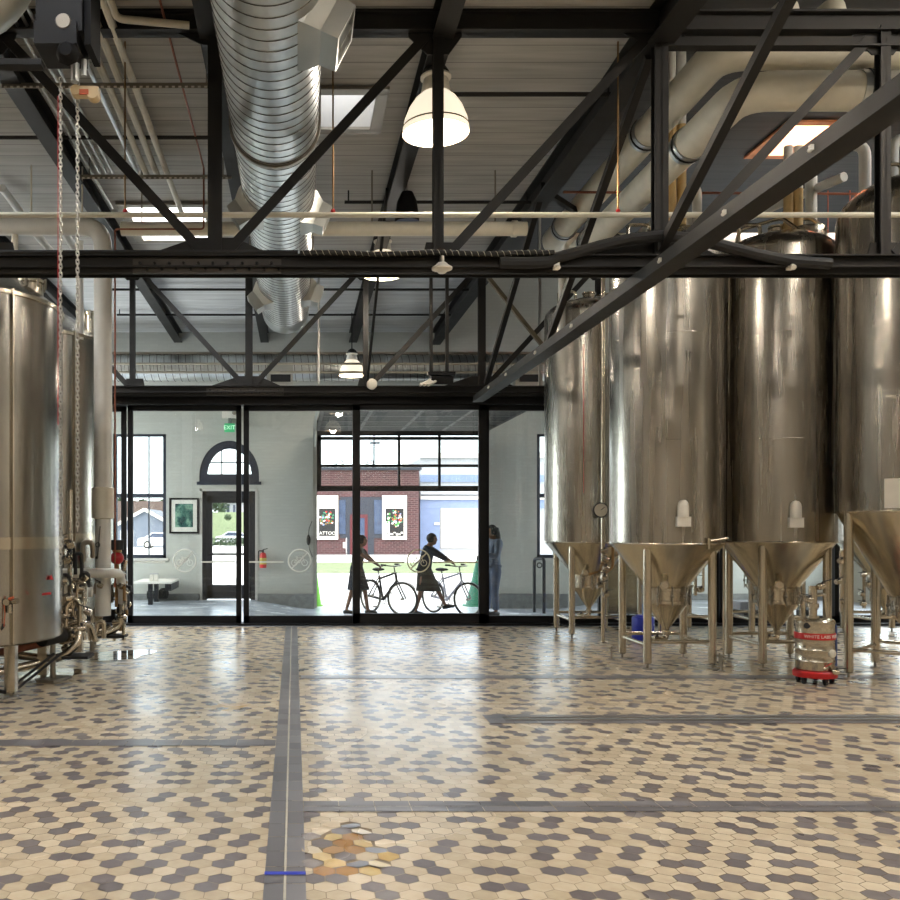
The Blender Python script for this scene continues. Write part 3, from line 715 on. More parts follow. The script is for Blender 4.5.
# ------------------------------------------------------------------ spiral air duct with side outlets
MT['seam'] = M('duct_seam', (92, 90, 86), .5, .6, .1, 6)
def spiral():
    X0, Z0, RR = -.2, 5.1, .375
    t = thing('spiral_duct', (X0, 8, Z0 - RR), 'big shiny round spiral air duct hung under the ceiling along the hall', 'air duct')
    prof = []; y = 1.0
    while y < 14.0:
        prof += [(RR, y), (RR, y + .5)]; y += .52
    prof += [(RR, 14.0), (RR - .02, 14.02), (RR - .03, 14.0), (.30, 13.99), (.001, 13.97)]
    MB().lathe(prof, (X0, 0, Z0), 64, 'y').build('duct_body', 'galv', t, ang=20)
    hp = [(X0 + (RR + .001) * math.cos(2 * PI * i / 40), 1.0 + .13 * i / 40, Z0 + (RR + .001) * math.sin(2 * PI * i / 40)) for i in range(int(13 / .13 * 40))]
    MB().path(hp, .004, 5).build('spiral_seam', MT['seam'], t)
    for yb in (4.4, 7.75, 11.05):
        MB().lathe([(RR + .002, yb), (RR + .022, yb), (RR + .022, yb + .05), (RR + .002, yb + .05)], (X0, 0, Z0), 48, 'y').build('band', 'dull_steel', t)
    for yb in (4.4, 7.75, 11.05):
        for s in (-1, 1): MB().tube((X0 + s * .39, yb + .025, Z0), (X0 + s * .39, yb + .025, CEIL), .008, 6).build('hanger_rod', 'dull_steel', t)
    def outlet(yc, s, ang, L=.2, wd=.40):
        d = Vector((s * math.cos(ang), 0, -math.sin(ang))); u = Vector((0, 1, 0)); v = d.cross(u).normalized()
        c = Vector((X0, yc, Z0)); m = MB()
        def ring(k, a, b): p = c + d * k; return [p + u * a * i + v * b * j for i, j in ((-1, -1), (1, -1), (1, 1), (-1, 1))]
        rs = [ring(.28, wd / 2 + .02, .2), ring(.36, wd / 2, .18), ring(.36 + L * .45, wd / 2 * .72, .13), ring(.36 + L, wd / 2 * .7, .12), ring(.36 + L, wd / 2 * .62, .1), ring(.36 + L * .55, wd / 2 * .6, .1)]
        vs = [q for r in rs for q in r]; fs = []
        for k in range(len(rs) - 1):
            for j in range(4): fs.append((k * 4 + j, k * 4 + (j + 1) % 4, k * 4 + 4 + (j + 1) % 4, k * 4 + 4 + j))
        fs.append(tuple(range(20, 24)))
        m.add(vs, fs); o = m.build('side_outlet', 'galv_dull', t, ang=20)
        for j in (-.5, 0, .5):
            p = c + d * (.36 + L * .9) + u * j * wd * .5; MB().bar(p - v * .1, p + v * .1, .006, .04, d).build('vane', 'galv_dull', o)
    outlet(5.95, 1, R(28), .22, .6); outlet(9.6, 1, R(24)); outlet(12.9, 1, R(20)); outlet(9.3, -1, R(35)); outlet(12.75, -1, R(38))
spiral()
# cross duct along the outer wall
t = thing('wall_duct', (0, 18.95, 4.7), 'round galvanised duct running crosswise high on the outer wall', 'air duct')
prof = []; x = -6.3
while x < 8: prof += [(.27, x), (.27, x + .13), (.278, x + .135), (.278, x + .145)]; x += .15
MB().lathe(prof, (0, 18.95, 4.97), 40, 'x').build('duct_body', 'galv', t, ang=20)
hp = [(-6.3 + .15 * i / 30, 18.95 + .2785 * math.cos(2 * PI * i / 30), 4.97 + .2785 * math.sin(2 * PI * i / 30)) for i in range(int(14.2 / .15 * 30))]
MB().path(hp, .006, 5).build('spiral_seam', MT['seam'], t)
m = MB(); m.bx(-6.3, 8, 18.9, 19.0, 5.245, 5.30); m.build('top_rail', 'dull_steel', t)
for x0, x1 in ((wx(267, 18.8), wx(293, 18.8)), (wx(514, 18.8), wx(541, 18.8))):
    m = MB(); m.bx(x0, x1, 18.66, 18.9, 4.56, 5.0); g = m.build('outlet_box', 'galv_dull', t)
    m = MB(); m.bx(x0 + .08, x1 - .05, 18.64, 18.66, 4.63, 4.78)
    m.build('grille', 'rubber', g)
for z, lab in ((4.63, 'upper one of two thin pale pipes crossing in front of the wall duct'), (4.47, 'lower one of two thin pale pipes crossing in front of the wall duct')):
    m = MB(); m.tube((-3.6, 16.6, z), (4.9, 16.6, z), .022, 8)
    tag(m.build('cross_pipe', 'conduit'), lab, 'pipe', 'thin cross pipes by the outer wall')

# ------------------------------------------------------------------ sprinkler main and other pipes overhead
t = thing('sprinkler_pipe', (0, 8.05, 4.38), 'thin cream sprinkler pipe spanning the whole hall behind the near truss', 'pipe')
MB().tube((XL, 8.05, 4.40), (XR, 8.05, 4.40), .024, 10).build('pipe', 'cream', t)
for x in (wx(125, 8.05), wx(333, 8.05), wx(618, 8.05)):
    h = MB().tube((x, 8.05, 4.42), (x, 8.05, CEIL), .008, 6).build('hanger_rod', 'brass', t)
    MB().ball((x, 8.05, 4.435), .022, 8).build('hanger_clip', 'red', h)
m = MB(); m.tube((-2.15, 10.95, 5.24), (2.78, 10.95, 5.24), .085, 14); m.tube((2.6, 10.95, 5.24), (2.66, 10.95, 5.24), .1, 14)
t = thing('overhead_pipe', (.3, 10.95, 5.15), 'thick beige pipe spanning behind the spiral duct and hanging speaker', 'pipe'); m.build('pipe', 'cream', t)
for x in (-1.9, .9, 2.4): MB().tube((x, 10.95, 5.3), (x, 10.95, CEIL), .01, 6).build('hanger_rod', 'dull_steel', t)

def insulated(pts, r, lab, bands):
    t = thing('insulated_pipe', pts[0], lab, 'insulated pipe', 'thick cream insulated pipes above the conical tanks')
    MB().pipe(pts, r, .3, 22, 6).build('jacket', 'cream', t)
    for p, ax in bands:
        MB().lathe([(r + .002, -.075), (r + .012, -.075), (r + .012, .075), (r + .002, .075)], p, 24, ax).build('clamp_band', 'galv', t)
        MB().lathe([(r + .012, -.012), (r + .02, -.012), (r + .02, .012), (r + .012, .012)], p, 24, ax).build('strap', 'rubber', t)
insulated([(11.5, 8.25, 5.98), (3.88, 8.25, 5.98), (3.88, 13.9, 5.98), (9.5, 13.9, 5.98)], .17, 'upper thick cream insulated pipe with a bend under the dark roof', [((3.88, 10.0, 5.98), 'y'), ((3.88, 13.1, 5.98), 'y'), ((5.68, 8.25, 5.98), 'x')])
insulated([(11.5, 8.2, 5.58), (4.06, 8.2, 5.58), (4.06, 13.2, 5.58), (9.5, 13.2, 5.58)], .17, 'lower thick cream insulated pipe with a bend, below its twin', [((4.06, 9.35, 5.58), 'y'), ((4.06, 12.5, 5.58), 'y'), ((5.15, 8.2, 5.58), 'x')])
for x, lab in ((4.52, 'short cream stub pipe rising from the upper insulated pipe, nearer its bend'), (4.95, 'short cream stub pipe rising from the upper insulated pipe, further from its bend')):
    tag(MB().pipe([(x, 8.28, 6.1), (x, 8.28, 6.42), (x, 9.2, 6.5)], .085, .1).build('stub_pipe', 'cream'), lab, 'pipe', 'cream stub pipes')
for x, z0, z1, lab in ((4.36, 5.13, 6.3, 'pair of tan foam riser pipes on the tank over the blue drum'), (5.72, 5.02, 5.55, 'pair of tan foam riser pipes on the tank behind the keg')):
    t = thing('riser_pipe_pair', (x, 10.5, z0), lab, 'riser pipes', 'tan foam riser pipes')
    for k in (0, 1):
        m = MB(); m.tube((x + k * .115, 10.5, z0), (x + k * .115, 10.5, z1), .052, 12); q = m.build('foam_sleeve', 'tan', t)
        MB().tube((x + k * .115, 10.5, z0 - .14), (x + k * .115, 10.5, z0 + .01), .024, 10).build('steel_end', 'pipe_steel', q)
        MB().tube((x + k * .115, 10.5, z1), (x + k * .115, 10.5, z1 + (.5 if x > 5 else .9)), .05, 12).build('white_sleeve', 'white_pipe', q)
for pts, r, lab in (([(wx(811, 10.7), 10.7, 4.95), (wx(811, 10.7), 10.7, 5.98), (wx(811, 10.7), 13.5, 6.1)], .065, 'white vertical vent pipe standing on the tank behind the keg'),
                    ([(wx(865, 9.9), 9.9, 5.15), (wx(865, 9.9), 9.9, 5.82), (wx(832, 9.9), 9.9, 5.80), (wx(832, 9.9), 13.5, 5.7)], .06, 'white hooked vent pipe standing on the largest conical tank'),
                    ([(wx(893, 9.75), 9.75, 5.2), (wx(893, 9.75), 9.75, 5.82), (wx(960, 9.75), 9.75, 5.82)], .055, 'white hooked vent pipe nearer the front of the largest conical tank'),
                    ([(4.75, 11.0, 5.15), (4.75, 11.0, 5.35), (4.75, 13.4, 5.5)], .1, 'white vent pipe sloping back from the tank over the blue drum'),
                    ([(6.25, 10.3, 5.62), (5.3, 13.6, 5.66)], .055, 'white pipe running back above the tank behind the keg'),
                    ([(wx(697, 10.9), 10.9, 5.0), (wx(697, 10.9), 10.9, 5.75), (wx(697, 10.9), 13.3, 5.75)], .055, 'white vertical vent pipe between the two port cover tanks'),
                    ([(4.1, 12.3, 5.15), (9.6, 12.3, 5.15)], .13, 'wide white pipe lying crosswise behind the tank tops'),
                    ([(wx(562, 13), 13.0, 4.3), (wx(562, 13), 13.0, 5.5)], .05, 'white vertical pipe rising on the aisle side of the dial gauge tank')):
    tag(MB().pipe(pts, r, .14).build('vent_pipe', 'white_pipe'), lab, 'pipe', 'white vent pipes over the tanks')
for (a, b), lab in (((5.62, 5.34), 'steel rail loop on top of the tank behind the keg, nearer the aisle'), ((5.95, 5.7), 'steel rail loop on top of the tank behind the keg, further from the aisle')):
    tag(MB().pipe([(b, 11.0, 4.98), (b, 10.9, 5.2), (a + .02, 10.5, 5.22), (a + .1, 10.3, 5.02)], .022, .08, 8).build('grab_rail', 'pipe_steel'), lab, 'rail', 'grab rails')
tag(MB().pipe([(3.2, 12.6, 5.42), (9.5, 12.6, 5.42)], .011, .05, 8).build('copper_line', 'orange'), 'thin orange line crossing behind the tank tops', 'pipe')
for x in (wx(850, 11.6), wx(828, 11.6)):
    tag(MB().tube((x, 11.6, 4.4), (x, 11.6, 5.95), .008, 6).build('cooling_cord', 'orange'), 'orange vertical cord hanging behind the largest conical tank' if x > 7 else 'orange vertical cord hanging beside the white vent of the tank behind the keg', 'cord', 'orange cords')
m = MB(); m.tube((3.3, 11.2, 5.78), (9.5, 11.2, 5.74), .016, 8); tag(m.build('overhead_pipe', 'copper'), 'thin rusty pipe crossing above the conical tanks', 'pipe')

# cables along the near truss
pts = [wp(x, y, 7.47) for x, y in ((500, 263), (530, 263), (548, 262), (556, 258), (575, 253), (600, 246), (630, 239), (660, 236), (690, 238), (720, 245), (755, 254), (790, 261), (830, 264))]
sm = []
for i in range(len(pts) - 1):
    for k in range(4): sm.append(pts[i].lerp(pts[i + 1], k / 4))
sm.append(pts[-1])
tag(MB().path(sm, .047, 10).build('cable_hose', 'rubber'), 'thick black wrapped hose arching over the near truss by the tanks', 'hose')
pts = [Vector((x, 7.44, ZB1 - .004 + .006 * math.sin(x * 7))) for x in [wx(300, 7.49) + i * .07 for i in range(31)]]
t = thing('cable_bundle', pts[0], 'black cable bundle wrapped with pale cord lying on the near truss', 'cable')
MB().path(pts, .02, 8).build('cable', 'rubber', t)
m = MB()
hp = []
for i in range(400):
    x = pts[0].x + 2.1 * i / 399; a = i * .62; hp.append((x, 7.44 + .021 * math.cos(a), ZB1 - .004 + .006 * math.sin(x * 7) + .021 * math.sin(a)))
m.path(hp, .0024, 5); m.build('wrap', 'conduit', t)
MB().tube((-6.4, 7.5, ZB1 + .02), (wx(298, 7.5), 7.5, ZB1 + .02), .02, 8).build('cable_run', 'rubber', t)
t = thing('truss_lamp', wp(442, 268, 7.42), 'small glass lamp clipped under the near truss below the big lamp', 'lamp')
c = wp(442, 267, 7.43)
MB().lathe([(.001, .0), (.035, -.005), (.06, -.03), (.085, -.045), (.085, -.06), (.05, -.07), (.03, -.09), (.001, -.095)], c + Vector((0, 0, .04)), 20).build('glass_body', MT['white'], t)
MB().tube(c + Vector((0, 0, .04)), c + Vector((0, .0, .09)), .02, 10).build('socket', 'dull_steel', t)
for x in (660, 556, 790):
    c = wp(x, 266, 7.48); tag(MB().box(c, (.045, .05, .06)).tube(c + Vector((0, -.03, -.01)), c + Vector((0, -.06, -.03)), .022, 8).build('clip_fitting', 'white'), {660: 'small pale clip fitting where the tie channel meets the near truss', 556: 'small pale clip fitting on the near truss beside the black hose end', 790: 'small pale clip fitting on the near truss beyond the steep sway brace'}[x], 'clip', 'small pale clip fittings')
c = wp(372, 384, 14.25)
tag(MB().lathe([(.001, -.03), (.05, -.03), (.085, -.01), (.085, .04), (.001, .04)], c, 20, 'y').build('round_sensor', 'white'), 'small round white device on the far truss under the small lamp', 'sensor')
# hung black unit on two rods
t = thing('hanging_heater', wp(436, 385, 14.0), 'black ceiling unit hung on two rods above the glass partition', 'heater')
for x in (431, 447): MB().bar(wp(x, 372, 14.0), (wx(x, 14.0), 14.0, CEIL), .05, .05).build('hanger', 'black', t)
m = MB(); c = wp(441, 380, 14.0); m.box(c, (.34, .3, .12), (R(12), 0, 0)); m.box(c + Vector((0, -.05, .09)), (.42, .1, .05)); m.build('housing', 'black_gloss', t)
for k in (-1, 0, 1): MB().tube(c + Vector((-.13 + k * .06, -.1, -.02)), c + Vector((-.3 + k * .06, -.25, -.12)), .022, 10).build('white_tube', 'white', t)

# ------------------------------------------------------------------ pendant lamps
LAMP = glow('lamp_glass', (255, 238, 212), 1.0); BULB = glow('lamp_bulb', (255, 230, 190), 12)
def lamp(x, y, zb, d, lab, W, hs=.8):
    t = thing('pendant_lamp', (x, y, zb), lab, 'pendant lamp', 'bell shaped high bay lamps'); k = d / .6; r = d / 2
    h = k * hs
    MB().lathe([(r, 0), (r * .985, .06 * h), (r * .93, .16 * h), (r * .80, .28 * h), (r * .62, .38 * h), (r * .44, .44 * h), (r * .40, .445 * h), (r * .58, .37 * h), (r * .76, .27 * h), (r * .89, .155 * h), (r * .95, .06 * h), (r * .97, 0), (r, 0)], (x, y, zb), 40).build('glass_shade', LAMP, t)
    MB().lathe([(r * .97, .06 * h), (r * 1.0, .062 * h), (r * .99, .078 * h), (r * .96, .08 * h)], (x, y, zb), 40).build('band', 'dull_steel', t)
    m = MB(); m.lathe([(r * .42, .44 * h), (r * .44, .46 * h), (r * .38, .6 * h), (r * .46, .62 * h), (r * .46, .64 * h), (.001, .65 * h)], (x, y, zb), 24); m.build('neck', 'white', t)
    m = MB(); m.lathe([(r * .36, .64 * h), (r * .40, .68 * h), (r * .3, .74 * h), (.04, .78 * h), (.001, .79 * h)], (x, y, zb), 24); m.tube((x, y, zb + .76 * h), (x, y, CEIL if x < XSTEP else CEIL2), .012, 8); m.build('cap', 'black', t)
    MB().ball((x, y, zb + .25 * h), .07 * k, 16, (1, 1, 1.3)).build('bulb', BULB, t)
    ld = bpy.data.lights.new('lamp_light', 'POINT'); ld.energy = W; ld.color = (1, .915, .80); ld.shadow_soft_size = .12
    o = bpy.data.objects.new('lamp_light', ld); COL.objects.link(o); o.location = (x, y, zb + .02); adopt(o, t)
LW = 112
lamp(1.24, 8.1, 5.15, .60, 'big bright bell lamp hanging behind the near truss', LW)
lamp(1.26, 13.4, 5.36, .60, 'middle bright bell lamp half hidden by the near truss chord', LW)
lamp(1.09, 18.2, 4.68, .52, 'smallest bell lamp in front of the wall duct', LW * .5)
for x, y in ((1.24, 2.6), (1.24, -2.2), (-4.6, 3.6), (7.0, 3.2), (5.4, -1.2), (-3.6, -1.5), (9.4, 6.6), (9.6, 11.2), (-5.0, 9.0)):
    pass
for x, y, zz in ((1.24, 2.6, 5.05), (1.24, -2.2, 5.05), (-4.6, 3.6, 5.05), (7.0, 3.2, 6.6), (5.4, -1.2, 6.6), (-3.6, -1.5, 5.05), (9.4, 6.6, 6.7), (7.6, 5.6, 6.7), (5.8, 4.4, 6.8), (9.2, 10, 6.8), (9.6, 11.2, 5.05), (-5.0, 9.0, 5.05)):  # unseen lamps added around the hall as fill light
    lamp(x, y, zz, .60, 'bell lamp further along the hall, outside the view', LW * (1.5 if zz > 6 else .6 if y < 7 else .9))
t = thing('hanging_speaker', wp(406, 222, 11.0), 'dark bell shaped speaker hanging on a wire under the ceiling', 'speaker')
c = wp(407, 222, 11.0)
MB().lathe([(.145, 0), (.15, .03), (.12, .25), (.07, .36), (.001, .37)], c, 24).build('shell', 'smoke', t)
MB().lathe([(.001, .005), (.14, .0), (.145, .012)], c, 24).build('grille', M('speaker_grille', (70, 84, 120), .5, 0, .1, 30), t)
MB().tube(c + Vector((0, 0, .36)), (c.x, c.y, CEIL), .006, 6).build('wire', 'dull_steel', t)

# ------------------------------------------------------------------ chain hoist
HY = 5.0
t = thing('chain_hoist', wp(66, 35, HY), 'black electric chain hoist near the ceiling above the front brewing vessel', 'hoist', None)
m = MB(); c = wp(66, 20, HY); m.box(c + Vector((0, 0, .03)), (.25, .3, .34)); m.bx(c.x - .13, c.x + .1, HY - .17, HY + .1, c.z - .22, c.z - .1)
m.build('housing', 'black_gloss', t)
m = MB(); m.lathe([(.001, -.175), (.038, -.175), (.045, -.165), (.045, -.14)], (wx(63, 4.83), HY, wz(21, 4.83)), 24, 'y'); m.build('round_badge', 'dull_steel', t)
m = MB(); m.lathe([(.001, -.215), (.035, -.215), (.05, -.2), (.065, -.16)], (wx(66, 4.8), HY, wz(50, 4.8)), 8, 'y'); m.build('end_cap', 'smoke', t)
m = MB(); m.tube(wp(75, 64, HY), wp(75, 82, HY), .024, 12); m.tube(wp(84, 60, HY), wp(84, 76, HY), .016, 12); m.build('chain_guide', 'galv', t)
m = MB(); m.bx(c.x + .13, c.x + .165, HY - .12, HY + .12, c.z - .2, c.z + .3); m.build('side_plate', 'smoke', t)
m = MB(); m.bx(c.x - .1, c.x + .1, HY - .04, HY + .04, c.z + .2, CEIL - .02); m.build('hanger', 'black', t)
def chain(px, y0, y1, lab, sz=.021):
    x = wx(px, HY); z = wz(y0, HY); z1 = wz(y1, HY); k = 0; m = MB(); rot = [Matrix.Rotation(R(90), 3, 'X'), Matrix.Rotation(R(90), 3, 'Y')]
    while z > z1:
        vs = []; n, q = 10, 5
        for i in range(n):
            a = 2 * PI * i / n
            for j in range(q):
                u = 2 * PI * j / q; rr = .0065 + .0024 * math.cos(u)
                p = Vector((rr * math.cos(a) , 0, rr * math.sin(a) + (sz * .32 if math.sin(a) > 0 else -sz * .32))); p.y = .0024 * math.sin(u)
                if k % 2: p = Vector((p.y, p.x, p.z))
                vs.append(Vector((x, HY, z)) + p * 1.25)
        m.add(vs, [(i * q + j, ((i + 1) % n) * q + j, ((i + 1) % n) * q + (j + 1) % q, i * q + (j + 1) % q) for i in range(n) for j in range(q)])
        z -= sz * 1.12; k += 1
    tag(m.build('hoist_chain', 'chain'), lab, 'chain', 'chains hanging from the hoist')
chain(60.5, 80, 566, 'steel chain hanging beside the red cord in front of the front brewing vessel'); chain(77.5, 84, 532, 'steel chain hanging from the hoist in front of the rear brewing vessel')
tag(MB().tube((wx(58, HY), HY, wz(96, HY)), (wx(58, HY), HY, wz(425, HY)), .0022, 6).build('pull_cord', 'red'), 'thin red cord hanging beside the hoist chain', 'cord')
t = thing('pendant_control', wp(86, 93, HY - .05), 'beige limit box with an orange spot hanging below the hoist', 'control box')
m = MB(); a, b = wp(73, 92, HY - .05), wp(99, 93, HY - .05); m.bar(a, b, .05, .05); m.tube(b + Vector((-.03, -.035, -.01)), b + Vector((-.03, .03, -.01)), .034, 14); m.tube(a + Vector((.02, -.03, 0)), a + Vector((.02, .03, 0)), .028, 14); m.build('casing', 'beige_plastic', t)
MB().box(wp(84, 92, HY - .085), (.05, .01, .028)).build('orange_spot', 'orange', t)
# pale sheet duct at the corner above the front brewing vessel
t = thing('corner_duct', wp(5, 30, 5.4), 'pale sheet metal duct elbow at the top beside the hoist', 'air duct')
c = wp(-2, 14, 5.4)
MB().pipe([c + Vector((-.9, 0, .1)), c + Vector((-.05, 0, .05)), c + Vector((.1, .0, .7))], .24, .4, 24, 10).build('elbow', 'galv_dull', t)
MB().lathe([(.25, -.03), (.27, -.03), (.27, .03), (.25, .03)], c + Vector((-.45, 0, .07)), 32, 'x').build('flange', 'galv', t)
m = MB(); m.bx(wx(-40, 5.3), wx(42, 5.3), 5.28, 5.36, wz(66, 5.3), wz(60, 5.3)); m.build('bracket', 'black', t)
# ------------------------------------------------------------------ lettering
def letters(txt, size, depth=.004, align='CENTER'):
    """mesh of a text line in the xz plane, facing -y"""
    cu = bpy.data.curves.new('lettering', 'FONT'); cu.body = txt; cu.size = size; cu.align_x = align; cu.align_y = 'CENTER'; cu.extrude = depth / 2; cu.resolution_u = 3
    o = bpy.data.objects.new('lettering', cu); COL.objects.link(o); bpy.context.view_layer.update()
    me = bpy.data.meshes.new_from_object(o.evaluated_get(bpy.context.evaluated_depsgraph_get()))
    m = MB(); m.add([(v.co.x, -v.co.z, v.co.y) for v in me.vertices], [tuple(p.vertices) for p in me.polygons])
    bpy.data.objects.remove(o); bpy.data.meshes.remove(me); return m
def shifted(m, c): m.v = [(v[0] + c[0], v[1] + c[1], v[2] + c[2]) for v in m.v]; return m

# ------------------------------------------------------------------ conical fermentation tanks
def valve(parent, p, d=(1, 0, 0), s=.05, hcol='rubber'):
    """butterfly valve: clamped body on a pipe end with a lever"""
    p = Vector(p); d = Vector(d).normalized(); m = MB()
    m.tube(p - d * s * .9, p - d * s * .5, s * .75, 12); m.tube(p - d * s * .5, p + d * s * .5, s * .9, 12); m.tube(p + d * s * .5, p + d * s * .9, s * .75, 12)
    o = m.build('valve', 'pipe_steel', parent)
    up = Vector((0, -.6, .8)); m = MB(); m.tube(p, p + up * s * 1.5, s * .25, 8); m.bar(p + up * s * 1.5, p + up * s * 1.5 + d * s * 2.2, s * .35, s * .2); m.build('lever', hcol, o)
    return o
def tank(cx, cy, Rr, zj, zs, dome, legs, lab, group='conical fermentation tanks', cover=None, zc=.9, rc=.235, tip=.42, ring=True):
    t = thing('conical_tank', (cx, cy, 0), lab, 'tank', group); C = (cx, cy, 0)
    prof = [(Rr, zj), (Rr, zj + .01), (Rr, zs - .01), (Rr, zs)]
    for k in range(1, 9):
        a = PI / 2 * k / 8; prof.append((max(.001, Rr * (1 - .0) * math.cos(a)), zs + dome * math.sin(a)))
    MB().lathe(prof, C, 96).build('cylinder_shell', 'steel', t, ang=50)
    MB().lathe([(Rr - .002, zj), (Rr - .01, zj - .008 * (zj - zc) / (Rr - rc)), (rc + .01, zc + .02), (rc, zc)], C, 96).build('cone', 'steel_cone', t)
    for dz in (1.16, 2.36): MB().lathe([(Rr + .0005, zj + dz - .006), (Rr + .002, zj + dz), (Rr + .0005, zj + dz + .006)], C, 96).build('weld_seam', 'steel', t)
    MB().lathe([(Rr + .001, zj - .012), (Rr + .006, zj), (Rr + .001, zj + .012)], C, 96).build('weld_seam', 'pipe_steel', t)
    m = MB(); m.lathe([(rc, zc + .01), (rc + .014, zc), (rc + .014, zc - .03), (rc - .01, zc - .035), (rc - .01, zc - .14), (rc + .014, zc - .145), (rc + .014, zc - .18), (rc, zc - .19)], C, 48)
    cl = m.build('clamp_collar', 'pipe_steel', t)
    for k in range(10):
        a = 2 * PI * k / 10 + .2; x, y = cx + (rc + .02) * math.cos(a), cy + (rc + .02) * math.sin(a)
        m = MB(); m.tube((x, y, zc - .2), (x, y, zc + .02), .009, 6); m.ball((x, y, zc - .09), .02, 8); m.build('clamp_bolt', 'dull_steel', cl)
    MB().lathe([(rc, zc - .19), (.035, tip), (.035, tip - .04)], C, 64).build('lower_cone', 'steel_cone', t)
    m = MB(); m.tube((cx, cy, tip - .03), (cx, cy, tip - .07), .05, 12); m.pipe([(cx, cy, tip - .03), (cx, cy, tip - .12), (cx - .12, cy - .06, tip - .13)], .033, .05)
    m.build('drain_elbow', 'pipe_steel', t); valve(t, (cx - .15, cy - .08, tip - .12), (-.9, -.4, 0), .05)
    m = MB(); a = -2.0; m.tube((cx + .3 * math.cos(a), cy + .3 * math.sin(a), zc + .06), (cx + .4 * math.cos(a), cy + .4 * math.sin(a), zc + .05), .04, 12); m.torus((cx + .38 * math.cos(a), cy + .38 * math.sin(a), zc + .05), .045, .012, 'y', 16, 6)
    m.build('racking_port', 'pipe_steel', t)
    for lx, ly in legs:
        rl = math.hypot(lx, ly); zt = zj - (Rr - rl) * (zj - zc) / (Rr - rc) + .06
        m = MB(); m.tube((cx + lx, cy + ly, .075), (cx + lx, cy + ly, min(zt, zj + .25)), .046, 16); m.lathe([(.046, .075), (.03, .06), (.001, .06)], (cx + lx, cy + ly, 0), 16); l = m.build('leg', 'pipe_steel', t)
        m = MB(); m.tube((cx + lx, cy + ly, .008), (cx + lx, cy + ly, .08), .014, 8); m.lathe([(.001, .012), (.05, .01), (.055, 0), (.001, 0)], (cx + lx, cy + ly, .001), 16); m.build('foot', 'dull_steel', l)
    n = len(legs)
    for k in range(n):
        a, b = legs[k], legs[(k + 1) % n]; zz = .31 if k % 2 == 0 else .27
        MB().tube((cx + a[0], cy + a[1], zz), (cx + b[0], cy + b[1], zz), .022, 10).build('stretcher', 'pipe_steel', t)
    m = MB(); zt = zs + dome
    m.lathe([(.001, zt + .1), (.1, zt + .1), (.1, zt + .08), (.085, zt + .07), (.085, zt - .06)], C, 24)
    m.lathe([(.001, zt + .08), (.2, zt + .07), (.21, zt + .04), (.2, zt - .12)], (cx + .28, cy - .12, -.04), 24); m.pipe([(cx - .2, cy, zt - .05), (cx - .2, cy, zt + .12), (cx - .45, cy, zt + .12), (cx - .45, cy, zt - .2)], .022, .06, 8)
    m.build('top_fittings', 'pipe_steel', t)
    if cover is not None:
        a, zc_ = cover; d = Vector((math.sin(a), -math.cos(a), 0)); u = Vector((d.y, -d.x, 0)) * -1; p = Vector((cx, cy, zc_)) + d * Rr
        rot = Matrix((u, d, Vector((0, 0, 1)))).transposed(); m = MB()
        m.box(p + d * .03, (.145, .075, .11), rot); m.lathe([(.06, .05), (.06, .17), (.052, .21), (.032, .236), (.001, .243)], p + d * .03, 20)
        o = m.build('sample_cover', 'white', t); o['label'] = 'white sample port cover'
    return t
SQ = [(-.375, -.40), (.365, -.39), (.385, .43), (-.36, .43)]
tank(4.33, 13.4, .64, 1.39, 4.74, .26, SQ, 'conical steel tank beside the passage, with a round dial gauge in front')
tank(4.335, 10.6, .635, 1.42, 4.78, .27, SQ, 'conical steel tank with white port cover, standing over the small blue drum', cover=(-.12, 1.67))
tank(5.64, 10.6, .62, 1.44, 4.78, .27, SQ, 'conical steel tank with white port cover, standing right behind the wheeled keg', cover=(-.2, 1.66))
t4 = tank(6.60, 9.55, .775, 1.77, 4.92, .42, [(-.745, .02), (0, -.70), (.74, 0), (0, .74)], 'largest conical tank, holding a white paper sheet in a sleeve', zc=.86, rc=.27, tip=.42)
tank(5.66, 13.5, .65, 1.39, 4.74, .26, SQ, 'conical tank of the back row hidden behind the two tanks with port covers')
tank(6.98, 13.5, .65, 1.39, 4.74, .26, SQ, 'conical tank of the back row glimpsed behind the wheeled keg')
tank(8.74, 13.4, .65, 1.40, 4.74, .26, SQ, 'conical tank of the back row whose cone shows below the largest tank')
# paper on the nearest tank
a = -.86; d = Vector((math.sin(a), -math.cos(a), 0)); m = MB()
vs = []
for j in (0, 1):
    for i in range(7):
        b = a + (i - 3) * .045; q = Vector((6.60 + .781 * math.sin(b), 9.55 - .781 * math.cos(b), 1.80 + .30 * j)); vs.append(q)
m.add(vs, [(i, i + 1, 8 + i, 7 + i) for i in range(6)])
tag(m.build('paper_sheet', 'white'), 'white paper sheet in a sleeve fixed on the largest conical tank', 'paper')

# instrument standpipe in front of the first tank
t = thing('instrument_pipe', (wx(603, 12.6), 12.6, 0), 'slim steel standpipe with dial gauge and valves before the dial gauge tank', 'pipe')
x = wx(603, 12.6); m = MB(); m.tube((x, 12.6, .01), (x, 12.6, 5.1), .03, 12); m.lathe([(.001, .012), (.07, .01), (.07, 0)], (x, 12.6, 0), 16); m.build('standpipe', 'pipe_steel', t)
c = Vector((wx(601, 12.5), 12.53, wz(510, 12.5)))
MB().lathe([(.001, .03), (.1, .03), (.105, .02), (.105, -.02), (.092, -.03)], c, 28, 'y').build('gauge_case', 'rubber', t)
MB().lathe([(.001, -.026), (.093, -.026)], c, 28, 'y').build('gauge_face', 'dial', t)
m = MB(); m.bar(c + Vector((0, -.03, 0)), c + Vector((.05, -.03, .04)), .004, .008); m.build('needle', 'rubber', t)
rr = random.Random(5)
for k in range(6):
    z = 1.28 - k * .12; valve(t, (x + rr.uniform(-.09, .02), 12.5, z), (rr.choice((-1, 1)), 0, .2), .045)
